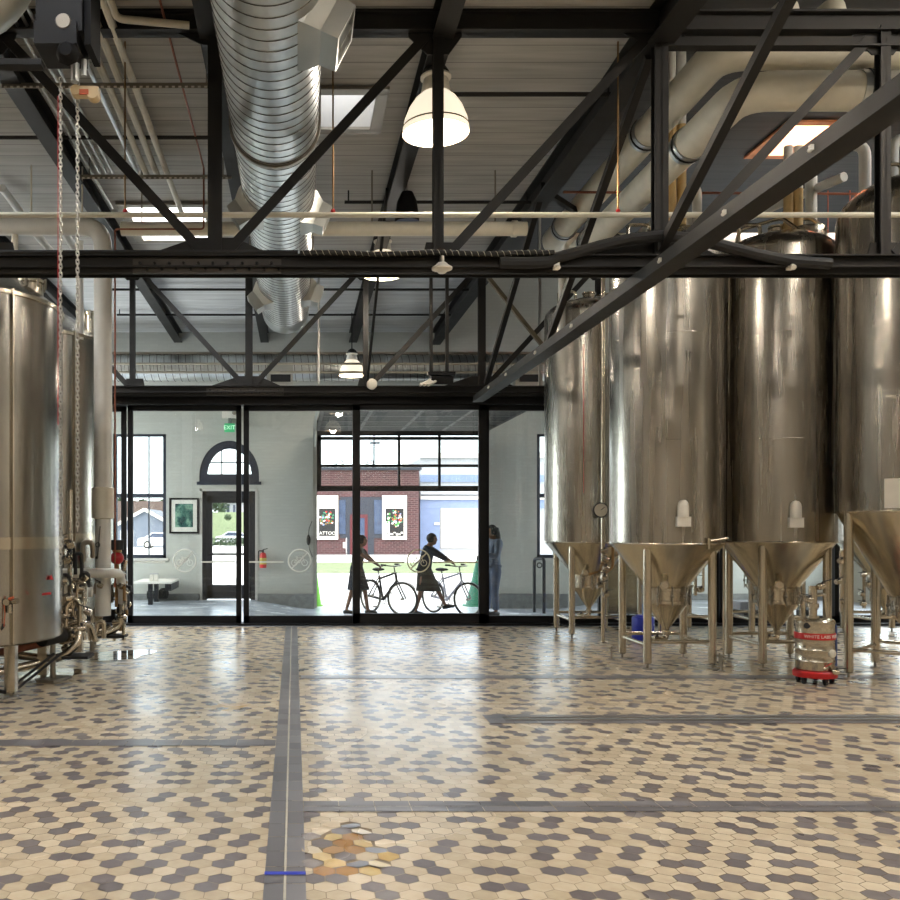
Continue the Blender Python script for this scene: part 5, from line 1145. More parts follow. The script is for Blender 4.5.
# ------------------------------------------------------------------ bicycles
def bicycle(base, ang, steer, frame_mat, lab, basket=False):
    """base = ground contact of the rear wheel, ang = heading about z"""
    t = thing('bicycle', base, lab, 'bicycle', 'bicycles pushed through the passage', ang)
    B = Matrix.Translation(Vector(base)) @ Matrix.Rotation(ang, 4, 'Z'); W = lambda p: tuple(B @ Vector(p)); r = .345; hub = r
    def place(m, F=None):
        m.v = [tuple(B @ ((F @ Vector(v)) if F is not None else Vector(v))) for v in m.v]; return m
    wb = 1.04
    F = Matrix.Translation((wb, 0, 0)) @ Matrix.Rotation(steer, 4, 'Z')
    for nm, Fm in (('rear_wheel', None), ('front_wheel', F)):
        m = place(MB().torus((0, 0, r), r - .018, .019, 'y', 48, 8), Fm); o = m.build('tyre', 'rubber', t)
        place(MB().torus((0, 0, r), r - .042, .009, 'y', 48, 6), Fm).build('rim', 'dull_steel', o)
        m = MB()
        for k in range(18):
            a = 2 * PI * k / 18; m.tube((0, .018 * (-1) ** k, r), ((r - .045) * math.cos(a), 0, r + (r - .045) * math.sin(a)), .0016, 4)
        m.tube((0, -.05, r), (0, .05, r), .022, 10); place(m, Fm).build('spokes', 'dull_steel', o)
        m = MB(); m.lathe([(r + .012, -.022), (r + .022, 0), (r + .012, .022)], (0, 0, r), 20, 'y', R(20) if nm == 'rear_wheel' else R(35), R(190) if nm == 'rear_wheel' else R(150)); place(m, Fm).build('mudguard', frame_mat, t)
    bb = (.42, 0, .29); st = (.29, 0, .78); hd0 = (.86, 0, .70); hd1 = (.82, 0, .86)
    m = MB(); m.tube(bb, st, .022, 10); m.tube(bb, hd0, .027, 10); m.tube((.31, 0, .72), hd1, .022, 10); m.tube(hd0, hd1, .027, 10)
    for s in (-1, 1): m.tube((0, s * .06, r), (.42, s * .03, .29), .014, 8); m.tube((0, s * .06, r), (.30, s * .02, .74), .013, 8)
    place(m).build('frame', frame_mat, t)
    m = MB(); G = Matrix.Translation((.86 - 0, 0, 0)) @ Matrix.Rotation(steer, 4, 'Z') @ Matrix.Translation((-.86, 0, 0))
    for s in (-1, 1): m.tube((.86, s * .05, .68), (wb, s * .055, r), .015, 8)
    m.tube((.86, -.05, .69), (.86, .05, .69), .014, 8); place(m, G).build('fork', frame_mat, t)
    m = MB(); m.tube(hd1, (.80, 0, .98), .014, 8); m.tube((.80, 0, .98), (.86, 0, 1.0), .014, 8); m.pipe([(.74, -.28, 1.02), (.86, -.2, 1.0), (.86, .2, 1.0), (.74, .28, 1.02)], .012, .05, 8); hb = place(m, G).build('handlebar', 'dull_steel', t)
    m = MB(); m.tube((.66, -.285, 1.025), (.77, -.275, 1.02), .018, 8); m.tube((.66, .285, 1.025), (.77, .275, 1.02), .018, 8); place(m, G).build('grips', 'rubber', hb)
    m = MB(); m.tube(st, (.26, 0, .88), .013, 8); m.ball((.24, 0, .91), .13, 14, (1, .75, .3)); m.ball((.36, 0, .915), .07, 12, (1.4, .55, .35)); place(m).build('saddle', 'rubber', t)
    m = MB(); m.torus(bb, .085, .008, 'y', 28, 6); m.bar((.42, -.06, .29), (.33, -.06, .15), .02, .02); m.bar((.42, .06, .29), (.51, .06, .43), .02, .02); m.bx(.28, .38, -.15, -.06, .14, .165); m.bx(.46, .56, .06, .15, .42, .445); place(m).build('crank', 'dull_steel', t)
    m = MB(); m.tube((0, -.05, r + .045), (.42, -.05, .375), .005, 6); m.tube((0, -.05, r - .045), (.42, -.05, .205), .005, 6); place(m).build('chain', 'rubber', t)
    return t
def heading(px0, Y0, px1, Y1):
    a = Vector((wx(px0, Y0), Y0)); b = Vector((wx(px1, Y1), Y1)); d = b - a; return a, math.atan2(d.y, d.x), d.length
# ------------------------------------------------------------------ people
def skin_body(name, joints, edges, mat, parent):
    """one continuous skinned figure; joints: (position, radius)"""
    me = bpy.data.meshes.new(name); me.from_pydata([tuple(p) for p, r in joints], edges, [])
    o = bpy.data.objects.new(name, me); COL.objects.link(o)
    o.modifiers.new('skin', 'SKIN')
    for i, (p, r) in enumerate(joints):
        rr = r if isinstance(r, tuple) else (r, r); sv = me.skin_vertices[0].data[i]; sv.radius = rr; sv.use_root = i == 0
    s = o.modifiers.new('sub', 'SUBSURF'); s.levels = s.render_levels = 2
    bpy.context.view_layer.update()
    ev = bpy.data.meshes.new_from_object(o.evaluated_get(bpy.context.evaluated_depsgraph_get()))
    bpy.data.objects.remove(o); ev.name = name; ev.materials.clear()
    for m in (mat if isinstance(mat, list) else [mat]): ev.materials.append(MT[m] if isinstance(m, str) else m)
    ev.polygons.foreach_set('use_smooth', [True] * len(ev.polygons))
    q = bpy.data.objects.new(name, ev); COL.objects.link(q)
    if parent is not None: adopt(q, parent)
    return q
def fuse(o, mb, size):
    """join more geometry to a mesh and melt everything into one closed surface"""
    me = o.data; bm = bmesh.new(); bm.from_mesh(me); vs = [bm.verts.new(v) for v in mb.v]
    for f in mb.f:
        try: bm.faces.new([vs[i] for i in f])
        except ValueError: pass
    bmesh.ops.recalc_face_normals(bm, faces=bm.faces); bm.to_mesh(me); bm.free()
    md = o.modifiers.new('melt', 'REMESH'); md.mode = 'VOXEL'; md.voxel_size = size; md.use_smooth_shade = True
    sm = o.modifiers.new('soften', 'SMOOTH'); sm.factor = .5; sm.iterations = 3
    bpy.context.view_layer.update(); ev = bpy.data.meshes.new_from_object(o.evaluated_get(bpy.context.evaluated_depsgraph_get()))
    o.modifiers.clear(); ev.name = o.name; o.data = ev
def person(base, ang, H, lab, P, top, bottom, skirt=None, hair='short', sleeves=True, trousers=False, bag=False):
    """P: joint offsets in the figure's own frame (x forward, y left, z up), for a height of 1.7 m"""
    t = thing('person', base, lab, 'person', None, ang); k = H / 1.7
    B = Matrix.Translation(Vector(base)) @ Matrix.Rotation(ang, 4, 'Z') @ Matrix.Scale(k, 4)
    D = dict(pelvis=(0, 0, .93), waist=(0, 0, 1.08), chest=(.01, 0, 1.27), neck0=(.0, 0, 1.42), neck=(.02, 0, 1.48), head=(.05, 0, 1.56), crown=(.04, 0, 1.65),
             hipL=(0, .085, .88), kneeL=(.03, .09, .48), ankL=(-.0, .09, .09), toeL=(.17, .1, .035), hipR=(0, -.085, .88), kneeR=(.03, -.09, .48), ankR=(0, -.09, .09), toeR=(.17, -.1, .035),
             shL=(0, .17, 1.38), elL=(-.03, .22, 1.11), wrL=(.05, .22, .88), shR=(0, -.17, 1.38), elR=(-.03, -.22, 1.11), wrR=(.05, -.22, .88))
    D.update(P); V = {n: Vector(p) for n, p in D.items()}
    RD = dict(pelvis=(.105, .135), waist=(.09, .115), chest=(.10, .14), neck0=.07, neck=.048, head=.083, crown=.07, hipL=.085, kneeL=.055, ankL=.036, toeL=.026, hipR=.085, kneeR=.055, ankR=.036, toeR=.026, shL=.055, elL=.038, wrL=.026, shR=.055, elR=.038, wrR=.026)
    names = list(D); J = []; E = []; ix = {}
    for n in names: ix[n] = len(J); r = RD[n]; J.append((B @ V[n], tuple(q * k for q in r) if isinstance(r, tuple) else r * k))
    e = lambda a, b: E.append((ix[a], ix[b]))
    for a, b in (('pelvis', 'waist'), ('waist', 'chest'), ('chest', 'neck0'), ('neck0', 'neck'), ('neck', 'head'), ('head', 'crown'), ('pelvis', 'hipL'), ('hipL', 'kneeL'), ('kneeL', 'ankL'), ('ankL', 'toeL'), ('pelvis', 'hipR'), ('hipR', 'kneeR'), ('kneeR', 'ankR'), ('ankR', 'toeR'), ('chest', 'shL'), ('shL', 'elL'), ('elL', 'wrL'), ('chest', 'shR'), ('shR', 'elR'), ('elR', 'wrR')): e(a, b)
    for s in ('L', 'R'):                                  # palm with four fingers and a thumb
        w = V['wr' + s]; d = (w - V['el' + s]).normalized(); side = Vector((0, 1 if s == 'L' else -1, 0)); nrm = d.cross(side).normalized(); side = nrm.cross(d).normalized()
        pm = w + d * .055; ix['pm' + s] = len(J); J.append((B @ pm, (.017 * k, .03 * k))); e('wr' + s, 'pm' + s)
        for q, (off, l) in enumerate(((-.028, .062), (-.010, .072), (.010, .07), (.028, .054))):
            a = pm + d * .035 + side * off; b = a + d * l * .55 - nrm * .012; c = b + d * l * .25 - nrm * .03
            i0 = len(J); J += [(B @ a, .0095 * k), (B @ b, .0085 * k), (B @ c, .0075 * k)]; E += [(ix['pm' + s], i0), (i0, i0 + 1), (i0 + 1, i0 + 2)]
        a = w + d * .03 - side * .034; b = a + d * .03 - side * .02 - nrm * .01; i0 = len(J); J += [(B @ a, .011 * k), (B @ b, .009 * k)]; E += [(ix['wr' + s], i0), (i0, i0 + 1)]
    body = skin_body('body', J, E, 'skin', t)
    hd = V['head']; hb = MB()                              # skull, jaw and nose fused into the one body surface
    hb.ball(B @ (hd + Vector((.0, 0, .03))), k, 20, (.094, .077, .098)); hb.ball(B @ (hd + Vector((.028, 0, -.03))), k, 16, (.062, .056, .075)); hb.tube(B @ (V['neck'] - Vector((0, 0, .06))), B @ (hd + Vector((-.01, 0, 0))), .05 * k, 14)
    hb.ball(B @ (hd + Vector((.094, 0, .0))), k, 10, (.016, .013, .024))
    for s in (-1, 1): hb.ball(B @ (hd + Vector((-.005, s * .077, .012))), k, 10, (.018, .01, .028))
    fuse(body, hb, .0075)
    # face
    hd = V['head']; fw = (V['toeL'] - V['ankL']); fw = Vector((1, 0, 0)); m = MB()
    for s in (-1, 1): m.ball(B @ (hd + Vector((.084, s * .03, .03))), .0105 * k, 8)
    m.build('eyes', 'rubber', t)
    MB().ball(B @ (hd + Vector((.086, 0, -.045))), .016 * k, 8, (.4, 1.3, .3)).build('mouth', M('lip', (120, 70, 64), .5, 0, .05, 20), t)
    # hair
    m = MB(); c = hd + Vector((-.015, 0, .035))
    vs = []; m.ball(B @ c, k, 20, (.106, .09, .108)); 
    if hair == 'long':
        for y in (-.06, -.03, 0, .03, .06): m.path([B @ (c + Vector((-.05, y, .04))), B @ (c + Vector((-.09, y, -.08))), B @ (c + Vector((-.1, y * 1.2, -.22))), B @ (c + Vector((-.09, y * 1.1, -.32)))], [.05 * k, .052 * k, .045 * k, .02 * k], 10)
    if hair == 'bun': m.ball(B @ (c + Vector((-.1, 0, .06))), .055 * k, 12)
    # keep the face clear
    m2 = MB(); keep = []
    Bi = B.inverted(); fs = []
    for f in m.f:
        q = sum((Vector(m.v[i]) for i in f), Vector()) / len(f); l = Bi @ q - hd
        if not (l.x > .03 and l.z < .075): fs.append(f)
    m.f = fs; m.build('hair', 'hair', t)
    # clothes: sleeves and torso as one skinned garment
    def garment(nm, chain, mat, grow):
        js = []; es = []; jx = {}
        for a in chain['n']: jx[a] = len(js); p, r = chain['n'][a]; js.append((B @ p, tuple((q + grow) * k for q in r) if isinstance(r, tuple) else (r + grow) * k))
        for a, b in chain['e']: es.append((jx[a], jx[b]))
        return skin_body(nm, js, es, mat, t)
    n = {'waist': (V['waist'] * .8 + V['pelvis'] * .2, (.11, .13)), 'chest': (V['chest'], (.115, .15)), 'neck0': (V['neck0'] - Vector((0, 0, .03)), (.075, .085)), 'hem': (V['pelvis'] - Vector((0, 0, -.02)), (.118, .146)),
         'shL': (V['shL'], .066), 'shR': (V['shR'], .066)}
    ed = [('waist', 'chest'), ('chest', 'neck0'), ('waist', 'hem'), ('chest', 'shL'), ('chest', 'shR')]
    for s in 'LR':
        el = V['el' + s] if sleeves else V['sh' + s].lerp(V['el' + s], .6); n['el' + s] = (el, .05); ed.append(('sh' + s, 'el' + s))
        if sleeves: n['wr' + s] = (V['el' + s].lerp(V['wr' + s], .85), .036); ed.append(('el' + s, 'wr' + s))
    garment('top', {'n': n, 'e': ed}, top, .016)
    if trousers:
        tr = MB().ball(B @ V['pelvis'], k, 18, (.135, .165, .15)).build('trousers', bottom, t); m = MB()
        for s in 'LR':
            m.path([B @ (V['hip' + s] + Vector((0, 0, .05))), B @ (V['hip' + s] - Vector((0, 0, .06))), B @ V['knee' + s], B @ V['ank' + s].lerp(V['knee' + s], .1)], [.09 * k, .1 * k, .072 * k, .06 * k], 14)
        fuse(tr, m, .012)
    else:                                                 # knee-length flared garment following the legs
        zl = skirt; rows = []; nn = 28
        kx = sorted((V['kneeL'].x, V['kneeR'].x)); m = MB(); vs = []; K = 7
        for j in range(K):
            f = j / (K - 1); z = V['pelvis'].z + .1 - f * (V['pelvis'].z + .1 - zl); cx = V['pelvis'].x * (1 - f) + (kx[0] + kx[1]) / 2 * f * .9; ax = .125 + f * (.02 + (kx[1] - kx[0]) * .40); ay = .15 + f * .025
            for i in range(nn):
                a = 2 * PI * i / nn; w = 1 + .05 * f * math.sin(5 * a + 1); vs.append(B @ Vector((cx + ax * w * math.cos(a), ay * w * math.sin(a), z)))
        fs = [(j * nn + i, j * nn + (i + 1) % nn, (j + 1) * nn + (i + 1) % nn, (j + 1) * nn + i) for j in range(K - 1) for i in range(nn)]; m.add(vs, fs); m.build('skirt', bottom, t)
    for s in 'LR':
        a, b = V['ank' + s], V['toe' + s]; d = (b - a); d.z = 0; d = d.normalized() if d.length > .01 else Vector((1, 0, 0)); z = min(a.z, b.z + .05) ; c = a.lerp(b, .42)
        m = MB(); pts = [B @ (a - d * .055 + Vector((0, 0, -.045))), B @ (a + Vector((0, 0, -.03))), B @ (a.lerp(b, .55) + Vector((0, 0, -.005))), B @ (b + d * .03)]; m.path(pts, [.036 * k, .046 * k, .042 * k, .028 * k], 12); m.build('shoe', 'shoe', t)
    if bag: MB().ball(B @ Vector((-.16, .05, 1.2)), .16 * k, 14, (.6, .9, 1.25)).build('backpack', 'navy', t)
    return t
def on(px, Y): x = wx(px, Y); return (x, Y, pz(x, Y))
def wheel_on(px, Y): q = on(px, Y); return (q[0], q[1], q[2] + .015)
# second bike and its walker (nearer the middle)
b2 = wheel_on(433, 18.75); a2 = math.atan2(-.86, .56)
bicycle(b2, a2, R(14), 'silver_bike', 'pale bicycle pushed by the walker behind the cream no-cycling sign')
b1 = wheel_on(370.5, 18.85)
bicycle(b1, a2, R(22), 'rubber', 'black bicycle beside the dark mullion of the glass wall')
person(on(424, 18.05), R(-20), 1.68, 'person in dark jacket and long dark shorts striding while pushing the pale bicycle', dict(
    pelvis=(0, 0, .91), waist=(.02, 0, 1.07), chest=(.07, 0, 1.25), neck0=(.1, 0, 1.4), neck=(.13, 0, 1.46), head=(.17, 0, 1.535), crown=(.165, 0, 1.625), hipL=(.02, .085, .87), kneeL=(.24, .09, .56), ankL=(.42, .09, .21), toeL=(.57, .09, .2),
    hipR=(0, -.085, .87), kneeR=(-.05, -.09, .48), ankR=(-.16, -.09, .085), toeR=(.01, -.1, .032), shL=(.09, .16, 1.36), elL=(.32, .2, 1.2), wrL=(.52, .12, 1.09), shR=(.09, -.17, 1.36), elR=(.33, -.2, 1.24), wrR=(.55, -.14, 1.13)), 'navy', 'dark_cloth', skirt=.5, hair='short')
person(on(356.5, 18.5), R(-20), 1.66, 'person with dark bun hair half behind the glass mullion, pushing the black bicycle', dict(
    chest=(.04, 0, 1.26), neck0=(.06, 0, 1.40), neck=(.09, 0, 1.46), head=(.13, 0, 1.535), crown=(.125, 0, 1.62), kneeL=(.16, .09, .5), ankL=(.22, .09, .09), toeL=(.39, .1, .035), kneeR=(-.08, -.09, .48), ankR=(-.2, -.09, .09), toeR=(-.03, -.1, .035),
    shL=(.05, .16, 1.36), elL=(.24, .2, 1.18), wrL=(.42, .1, 1.06), shR=(.05, -.17, 1.36), elR=(.26, -.2, 1.2), wrR=(.46, -.12, 1.07)), M('brown_cloth', (70, 62, 52), .85, 0, .12, 16), 'navy', skirt=.52, hair='bun', sleeves=False)
person(on(493.5, 17.5), R(200), 1.78, 'person with long hair standing still in grey-blue clothes beside the dark mullion', dict(
    elL=(.06, .21, 1.12), wrL=(.25, .1, 1.13), elR=(-.02, -.22, 1.1), wrR=(.03, -.22, .86), kneeR=(.06, -.09, .48), ankR=(.08, -.09, .09), toeR=(.25, -.1, .035)), 'grey_cloth', 'jeans', trousers=True, hair='long')

# ------------------------------------------------------------------ the street outside
GZ = -.2
m = MB(); m.bx(-90, 110, YO + .3, 190, GZ - .4, GZ); struct(m.build('ground', 'pave'))
m = MB(); m.bx(-1.2, 60, 36, 46.5, GZ, GZ + .03); struct(m.build('lawn_strip', 'grass'))
m = MB(); m.add([(-15, 100, GZ + .01), (-3, 100, GZ + .01), (-3, 131, 3.9), (-15, 131, 3.9), (-15, 136, GZ - 1), (-3, 136, GZ - 1)], [(0, 1, 2, 3), (3, 2, 5, 4)]); m.bx(-15, -3, 93, 96, GZ, GZ + .03)
struct(m.build('lawn', 'grass'))
m = MB(); m.bx(-60, -2, YO + .35, 30, GZ, .0); struct(m.build('sidewalk', 'pave'))
# brick shop across the road
BY = 56.0; bz = lambda py: wz(py, BY); bx_ = lambda px: wx(px, BY)
t = thing('brick_shop', (3, BY, GZ), 'low red brick shop across the road with posters and a red door', 'building')
x0, x1 = -1.6, bx_(419); zt = bz(470); r0, r1 = bx_(338.5), bx_(383)
m = MB(); m.slab([(x0, GZ), (bx_(346), GZ), (bx_(346), bz(497)), (bx_(373), bz(497)), (bx_(373), GZ), (x1, GZ), (x1, zt), (x0, zt)], [], (0, BY, 0), (1, 0, 0), (0, 0, 1), (0, .4, 0)); m.bx(x1 - .4, x1, BY + .4, BY + 12, GZ, zt); m.bx(x0, x0 + .4, BY + .4, BY + 12, GZ, zt); m.bx(x0, x1, BY + .4, BY + 12, zt - .6, zt - .4); m.build('wall', 'brick_red', t, smooth=False)
m = MB(); m.bx(x0 - .1, x1 + .15, BY - .15, BY + 12, zt, zt + .16); m.build('coping', 'slate', t)
m = MB(); m.bx(r0 + .1, r1, BY - .06, BY + .02, bz(538), bz(497)); m.build('window_surround', 'slate', t)
for a, b in ((339, 345.5), (374, 382.5)):
    m = MB(); m.bx(bx_(a), bx_(b), BY - .10, BY - .06, bz(534), bz(500)); m.build('shop_window', 'glass_dark', t)
m = MB(); m.bx(bx_(347), bx_(374), BY - .04, BY + .2, GZ + .1, bz(497)); m.build('porch', 'slate', t)
m = MB(); m.bx(bx_(350), bx_(367.5), BY - .09, BY - .04, GZ + .1, bz(514.5)); dr = m.build('entrance_door', 'maroon', t)
MB().bx(bx_(360), bx_(364.5), BY - .10, BY - .09, bz(545), bz(518)).build('door_pane', 'glass_dark', dr)
m = MB(); m.bx(x0, x1 + 2, BY - 1.6, BY - .05, GZ, GZ + .14); m.build('curb', 'pave', t)
m = MB(); m.bx(bx_(343), bx_(345.5), BY - .12, BY, bz(548), bz(542)); m.build('letter_box', 'white', t)
for px in (343, 373):
    m = MB(); m.pipe([(bx_(px), BY - .1, zt + .05), (bx_(px), BY - .2, zt + .55), (bx_(px) - .35, BY - .8, zt + .6), (bx_(px) - .5, BY - 1.1, zt + .15)], .03, .2, 8); m.lathe([(.001, .1), (.05, .1), (.17, -.06)], (bx_(px) - .5, BY - 1.1, zt + .08), 16); m.build('gooseneck_lamp', 'slate', t)
def poster(pa, pb, txt, lab, seed):
    t = thing('poster_panel', (bx_(pa), BY - .1, bz(539)), lab, 'poster', 'poster panels of the brick shop'); a, b = bx_(pa), bx_(pb); y = BY - .2
    MB().bx(a, b, y, y + .12, bz(539.5), bz(495.5)).build('board', 'white', t)
    c0, c1 = a + (b - a) * .13, b - (b - a) * .13; z0, z1 = bz(536), bz(508.5)
    k = MB().bx(c0, c1, y - .01, y, z0, z1).build('dark_field', 'rubber', t)
    r = random.Random(seed); cc = Vector(((c0 + c1) / 2, y - .012, z0 + (z1 - z0) * .62)); cols = {}
    for i in range(60):                                   # a plain ring of coloured petals
        q = r.uniform(0, 6.28); d = .44 * math.sqrt(r.random()) * (b - a) * .75; p = cc + Vector((math.cos(q) * d, -.001 * (i % 7), math.sin(q) * d * 1.05)); n = r.choice(('white', 'green_cone', 'red', 'brass', 'teal_cone', 'pale_blue', 'orange', 'white'))
        cols.setdefault(n, MB()).lathe([(.001, p.y), (r.uniform(.035, .075), p.y)], (p.x, 0, p.z), 8, 'y')
    for n, m in cols.items(): m.build('petals', n, k)
    if txt: shifted(letters(txt, .29, .01), ((c0 + c1) / 2, y - .016, z0 + .17)).build('lettering', 'white', k, smooth=False)
    else:
        m = MB()
        for i in range(7): m.box(((c0 + .12) + i * (c1 - c0 - .24) / 6, y - .012, z0 + .1 + r.uniform(0, .12)), (.12, .004, .06 + r.uniform(0, .1)))
        m.bx(c0, c0 + .25, y - .014, y - .01, z0, z0 + .9); m.build('pale_splashes', 'white', k)
poster(316, 338, 'TATTOOS', 'white poster board with dark picture reading TATTOOS, on the brick shop', 4); poster(382, 406.5, None, 'white poster board with flower picture beside the red shop door, without lettering', 9)
# pale building further right
PY = 60.0; qx = lambda p: wx(p, PY); qz = lambda p: wz(p, PY)
t = thing('pale_building', (qx(450), PY, GZ), 'pale industrial building beside the brick shop with large white shutter', 'building')
m = MB(); m.bx(qx(420), qx(640), PY, PY + 14, GZ, qz(458)); m.build('wall', 'pale', t)
for a, b, n in ((475, 482, 'pale_blue'), (499.5, 508.5, 'pale_blue')):
    m = MB(); m.bx(qx(420), qx(640), PY - .12, PY, qz(b), qz(a)); m.build('band', n, t)
m = MB(); m.bx(qx(420), qx(640), PY - .25, PY, qz(494.5), qz(491.5)); m.build('ledge', 'pale', t); m = MB(); m.bx(qx(420), qx(640), PY - .3, PY, qz(499.5), qz(496.5)); m.bx(qx(420), qx(640), PY - .3, PY + 14, qz(458), qz(453)); m.build('cornice', 'white', t)
m = MB(); m.bx(qx(420), qx(439.5), PY - .1, PY, qz(552), qz(508.5)); m.build('blue_wall', 'pale_blue', t); m = MB(); m.bx(qx(440.5), qx(477), PY - .14, PY, qz(548), qz(508.5)); m.build('shutter', 'white', t); m = MB(); m.bx(qx(434), qx(439), PY - .2, PY - .1, qz(525), qz(522.5)); m.build('wall_lamp', 'white', t)
t = thing('roof_pole', (wx(374, 66), 66, 5), 'thin utility pole rising behind the brick shop', 'pole'); MB().tube((wx(374, 66), 66, GZ), (wx(374, 66), 66, wz(436, 66)), .06, 8).build('shaft', 'slate', t); MB().bx(wx(370, 66), wx(380, 66), 65.95, 66.05, wz(444, 66), wz(442, 66)).build('crossarm', 'slate', t)
# house, wall, car and trees seen through the window beside the framed picture
HY_ = 86.0; hx = lambda p: wx(p, HY_); hz = lambda p: wz(p, HY_)
t = thing('grey_house', (hx(145), HY_, GZ), 'low grey gabled garage house seen through the window beside the framed picture', 'house')
m = MB(); m.slab([(hx(108), GZ), (hx(184), GZ), (hx(184), hz(531)), (hx(145), hz(511)), (hx(108), hz(530))], [], (0, HY_, 0), (1, 0, 0), (0, 0, 1), (0, 9, 0)); m.build('wall', 'house_grey', t, smooth=False)
m = MB()
for a, b in ((104, 145), (186, 145)): m.bar((hx(a), HY_ + 4.5, hz(532)), (hx(b), HY_ + 4.5, hz(509.5)), 9.6, .22)
m.build('roof', 'roof', t)
m = MB(); 
for a, b in ((104, 145), (186, 145)): m.bar((hx(a), HY_ - .35, hz(532)), (hx(b), HY_ - .35, hz(509.5)), .08, .3)
m.build('barge_board', 'white', t)
m = MB(); m.bx(hx(120), hx(134), HY_ - .05, HY_, GZ, hz(530)); m.build('garage_panel', 'pale', t)
m = MB(); m.bx(-45, -12.5, 110, 110.6, GZ, wz(501, 110)); tag(m.build('boundary_wall', 'fence'), 'long brown wall standing behind the grey house', 'wall')
def tree_(x, y, h, r, seed, lab):
    t = thing('tree', (x, y, GZ), lab, 'tree', 'trees beyond the street'); rd = random.Random(seed)
    m = MB(); m.tube((x, y, GZ), (x, y, h * .5), r * .09, 8, r * .05); m.build('trunk', 'bark', t)
    m = MB()
    for i in range(520):
        a = rd.uniform(0, 6.28); u = rd.uniform(-1, 1); q = rd.random() ** .4; s = math.sqrt(1 - u * u); c = Vector((x + r * q * s * math.cos(a), y + r * q * s * math.sin(a), h - r * .9 + r * .85 * q * u)); w = r * rd.uniform(.08, .16)
        d = Vector((rd.uniform(-1, 1), rd.uniform(-1, 1), rd.uniform(-1, 1))).normalized(); e = d.orthogonal().normalized(); f = d.cross(e); m.add([c + e * w, c + f * w * .7, c - e * w, c - f * w * .7], [(0, 1, 2, 3)])
    m.build('crown', 'leaf', t, smooth=False)
tree_(-26, 122, 6.2, 3.4, 1, 'round green tree behind the brown wall, outermost of three from the window frame'); tree_(-21.5, 124, 5.6, 3, 2, 'round green tree behind the brown wall above the roof ridge'); tree_(-17.2, 122, 5.8, 3, 3, 'round green tree behind the brown wall near the window frame')
tree_(-13.2, 138, 7.6, 2.6, 4, 'dense green tree beside the white house on the lawn'); tree_(-8.8, 113, 3.4, .5, 5, 'thin young tree standing on the sloping lawn'); tree_(-31, 104, 6.5, 3.2, 6, 'green tree standing apart beyond the brown wall')
t = thing('white_house', (-10, 143, 2.4), 'white house on top of the lawn seen through the street door', 'house')
m = MB(); m.bx(wx(219, 140), wx(246, 140), 140, 146, 2.4, wz(503, 140)); m.build('wall', 'pale', t); m = MB(); m.slab([(wx(216, 140), wz(503, 140)), (wx(250, 140), wz(503, 140)), (wx(246, 140), wz(497, 140)), (wx(220, 140), wz(497, 140))], [], (0, 139.6, 0), (1, 0, 0), (0, 0, 1), (0, 7, 0)); m.build('roof', 'white', t, smooth=False)
m = MB()
for p in (222, 227, 233, 239): m.bx(wx(p, 140), wx(p + 2.5, 140), 139.9, 140, 3.6, wz(505, 140))
m.build('windows', 'glass_dark', t)
def car(x, y, rz, lab, mt):
    t = thing('car', (x, y, GZ), lab, 'car', 'parked cars', rz); B = Matrix.Translation((x, y, GZ)) @ Matrix.Rotation(rz, 4, 'Z')
    def pl(m): m.v = [tuple(B @ Vector(v)) for v in m.v]; return m
    side = [(-2.2, .25), (2.15, .25), (2.2, .55), (2.05, .78), (1.15, .92), (.55, 1.38), (-.9, 1.42), (-1.6, .98), (-2.15, .9), (-2.25, .6)]
    m = MB(); m.slab(side, [], (0, -.85, 0), (1, 0, 0), (0, 0, 1), (0, 1.7, 0)); bd = pl(m).build('body', mt, t, smooth=False)
    m = MB()
    for y_ in (-.855, .855): m.slab([(-1.35, .98), (.98, .95), (.45, 1.3), (-.85, 1.34)], [], (0, y_, 0), (1, 0, 0), (0, 0, 1), (0, -.01 if y_ < 0 else .01, 0))
    pl(m).build('windows', 'glass_dark', t, smooth=False)
    for wx_ in (-1.35, 1.35):
        for wy in (-.8, .8):
            o = pl(MB().tube((wx_, wy - .1, .33), (wx_, wy + .1, .33), .33, 24)).build('wheel', 'rubber', t); pl(MB().tube((wx_, wy - .11, .33), (wx_, wy + .11, .33), .2, 16)).build('hubcap', 'white', o)
car(wx(164, 80), 80, 0, 'white car parked before the grey house', 'car'); car(wx(236, 98), 98, R(4), 'white car parked at the foot of the lawn by the road', 'car')
def hedge(px0, px1, Y, h, lab, seed):
    rd = random.Random(seed); m = MB(); a, b = wx(px0, Y), wx(px1, Y)
    for i in range(420):
        c = Vector((rd.uniform(a, b), Y + rd.uniform(-.4, .4), GZ + rd.random() * h)); w = rd.uniform(.06, .14); d = Vector((rd.uniform(-1, 1), rd.uniform(-1, 1), rd.uniform(-1, 1))).normalized(); e = d.orthogonal().normalized(); f = d.cross(e); m.add([c + e * w, c + f * w, c - e * w, c - f * w], [(0, 1, 2, 3)])
    tag(m.build('hedge', 'leaf', smooth=False), lab, 'hedge')
hedge(209, 246, 91, .8, 'low dark hedge along the road seen through the street door', 3)
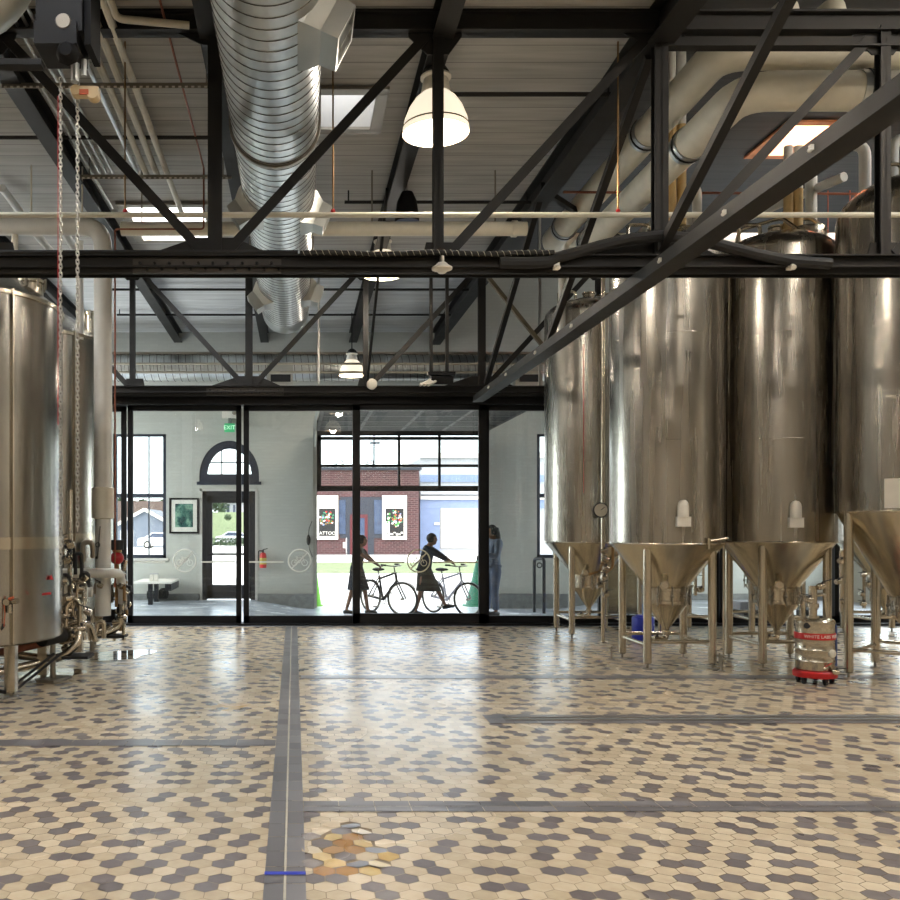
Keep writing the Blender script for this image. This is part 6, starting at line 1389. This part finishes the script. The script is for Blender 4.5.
# ------------------------------------------------------------------ daylight, camera, view
w = bpy.data.worlds.new('world'); SC.world = w; w.use_nodes = True; nt = w.node_tree; N = nt.nodes; L = nt.links; N.clear()
out = N.new('ShaderNodeOutputWorld'); bg = N.new('ShaderNodeBackground'); sky = N.new('ShaderNodeTexSky'); sky.sky_type = 'NISHITA'; sky.sun_disc = False; sky.sun_elevation = R(48); sky.sun_rotation = R(200); sky.air_density = 1.0; sky.dust_density = 4.0; sky.ozone_density = 1.2
mx = N.new('ShaderNodeMixRGB'); mx.inputs[0].default_value = .6; mx.inputs[2].default_value = (2.75, 2.87, 3.05, 1)
sc_ = N.new('ShaderNodeVectorMath'); sc_.operation = 'SCALE'; sc_.inputs['Scale'].default_value = .35
L.new(sky.outputs[0], sc_.inputs[0]); L.new(sc_.outputs[0], mx.inputs[1]); L.new(mx.outputs[0], bg.inputs[0]); bg.inputs[1].default_value = 2.0; L.new(bg.outputs[0], out.inputs[0])
sd = bpy.data.lights.new('sun', 'SUN'); sd.energy = 2.5; sd.angle = R(3); sd.color = (1, .95, .88); so = bpy.data.objects.new('sun', sd); COL.objects.link(so); so.rotation_euler = (R(-38), 0, R(20))
# area lamps added for daylight at the seen and unseen skylights
for k, (a, b, c, d, e, zz) in enumerate([q + (CEIL + .55,) for q in SKY] + [q + (CEIL2 + .84,) for q in SKY_HIGH]):
    ld = bpy.data.lights.new('skylight_daylight', 'AREA'); ld.shape = 'RECTANGLE'; ld.size = b - a - .12; ld.size_y = d - c - .12; ld.energy = e * (b - a) * (d - c); ld.color = (.94, .97, 1)
    o = bpy.data.objects.new('skylight_daylight', ld); COL.objects.link(o); o.location = ((a + b) / 2, (c + d) / 2, zz)
# area lamps behind the added side windows, brightening the passage
for X, s_ in ((XL, -1), (XR, 1)):
    ld = bpy.data.lights.new('window_daylight', 'AREA'); ld.shape = 'RECTANGLE'; ld.size = SIDE[1] - SIDE[0]; ld.size_y = SIDE[3] - SIDE[2]; ld.energy = 520; ld.color = (.94, .97, 1)
    o = bpy.data.objects.new('window_daylight', ld); COL.objects.link(o); o.location = (X + s_ * .25, (SIDE[0] + SIDE[1]) / 2, (SIDE[2] + SIDE[3]) / 2); o.rotation_euler = (R(90), 0, R(-90 * s_ * -1))
cd = bpy.data.cameras.new('camera'); cd.lens = 36; cd.sensor_width = 36; cd.sensor_fit = 'HORIZONTAL'; cd.shift_x = (450 - 298) / 900; cd.shift_y = (528 - 450) / 900; cd.clip_end = 400; cd.clip_start = .05
co = bpy.data.objects.new('camera', cd); COL.objects.link(co); co.location = (0, 0, EYE); co.rotation_euler = (R(90), 0, 0); SC.camera = co
vs_ = SC.view_settings; vs_.view_transform = 'Standard'; vs_.look = 'None'; vs_.gamma = 1; vs_.use_curve_mapping = False; vs_.exposure = 0.0
SC.cycles.max_bounces = 10; SC.cycles.transparent_max_bounces = 24; SC.cycles.glossy_bounces = 6; SC.cycles.diffuse_bounces = 5; SC.cycles.sample_clamp_indirect = 6; SC.cycles.caustics_reflective = False; SC.cycles.caustics_refractive = False
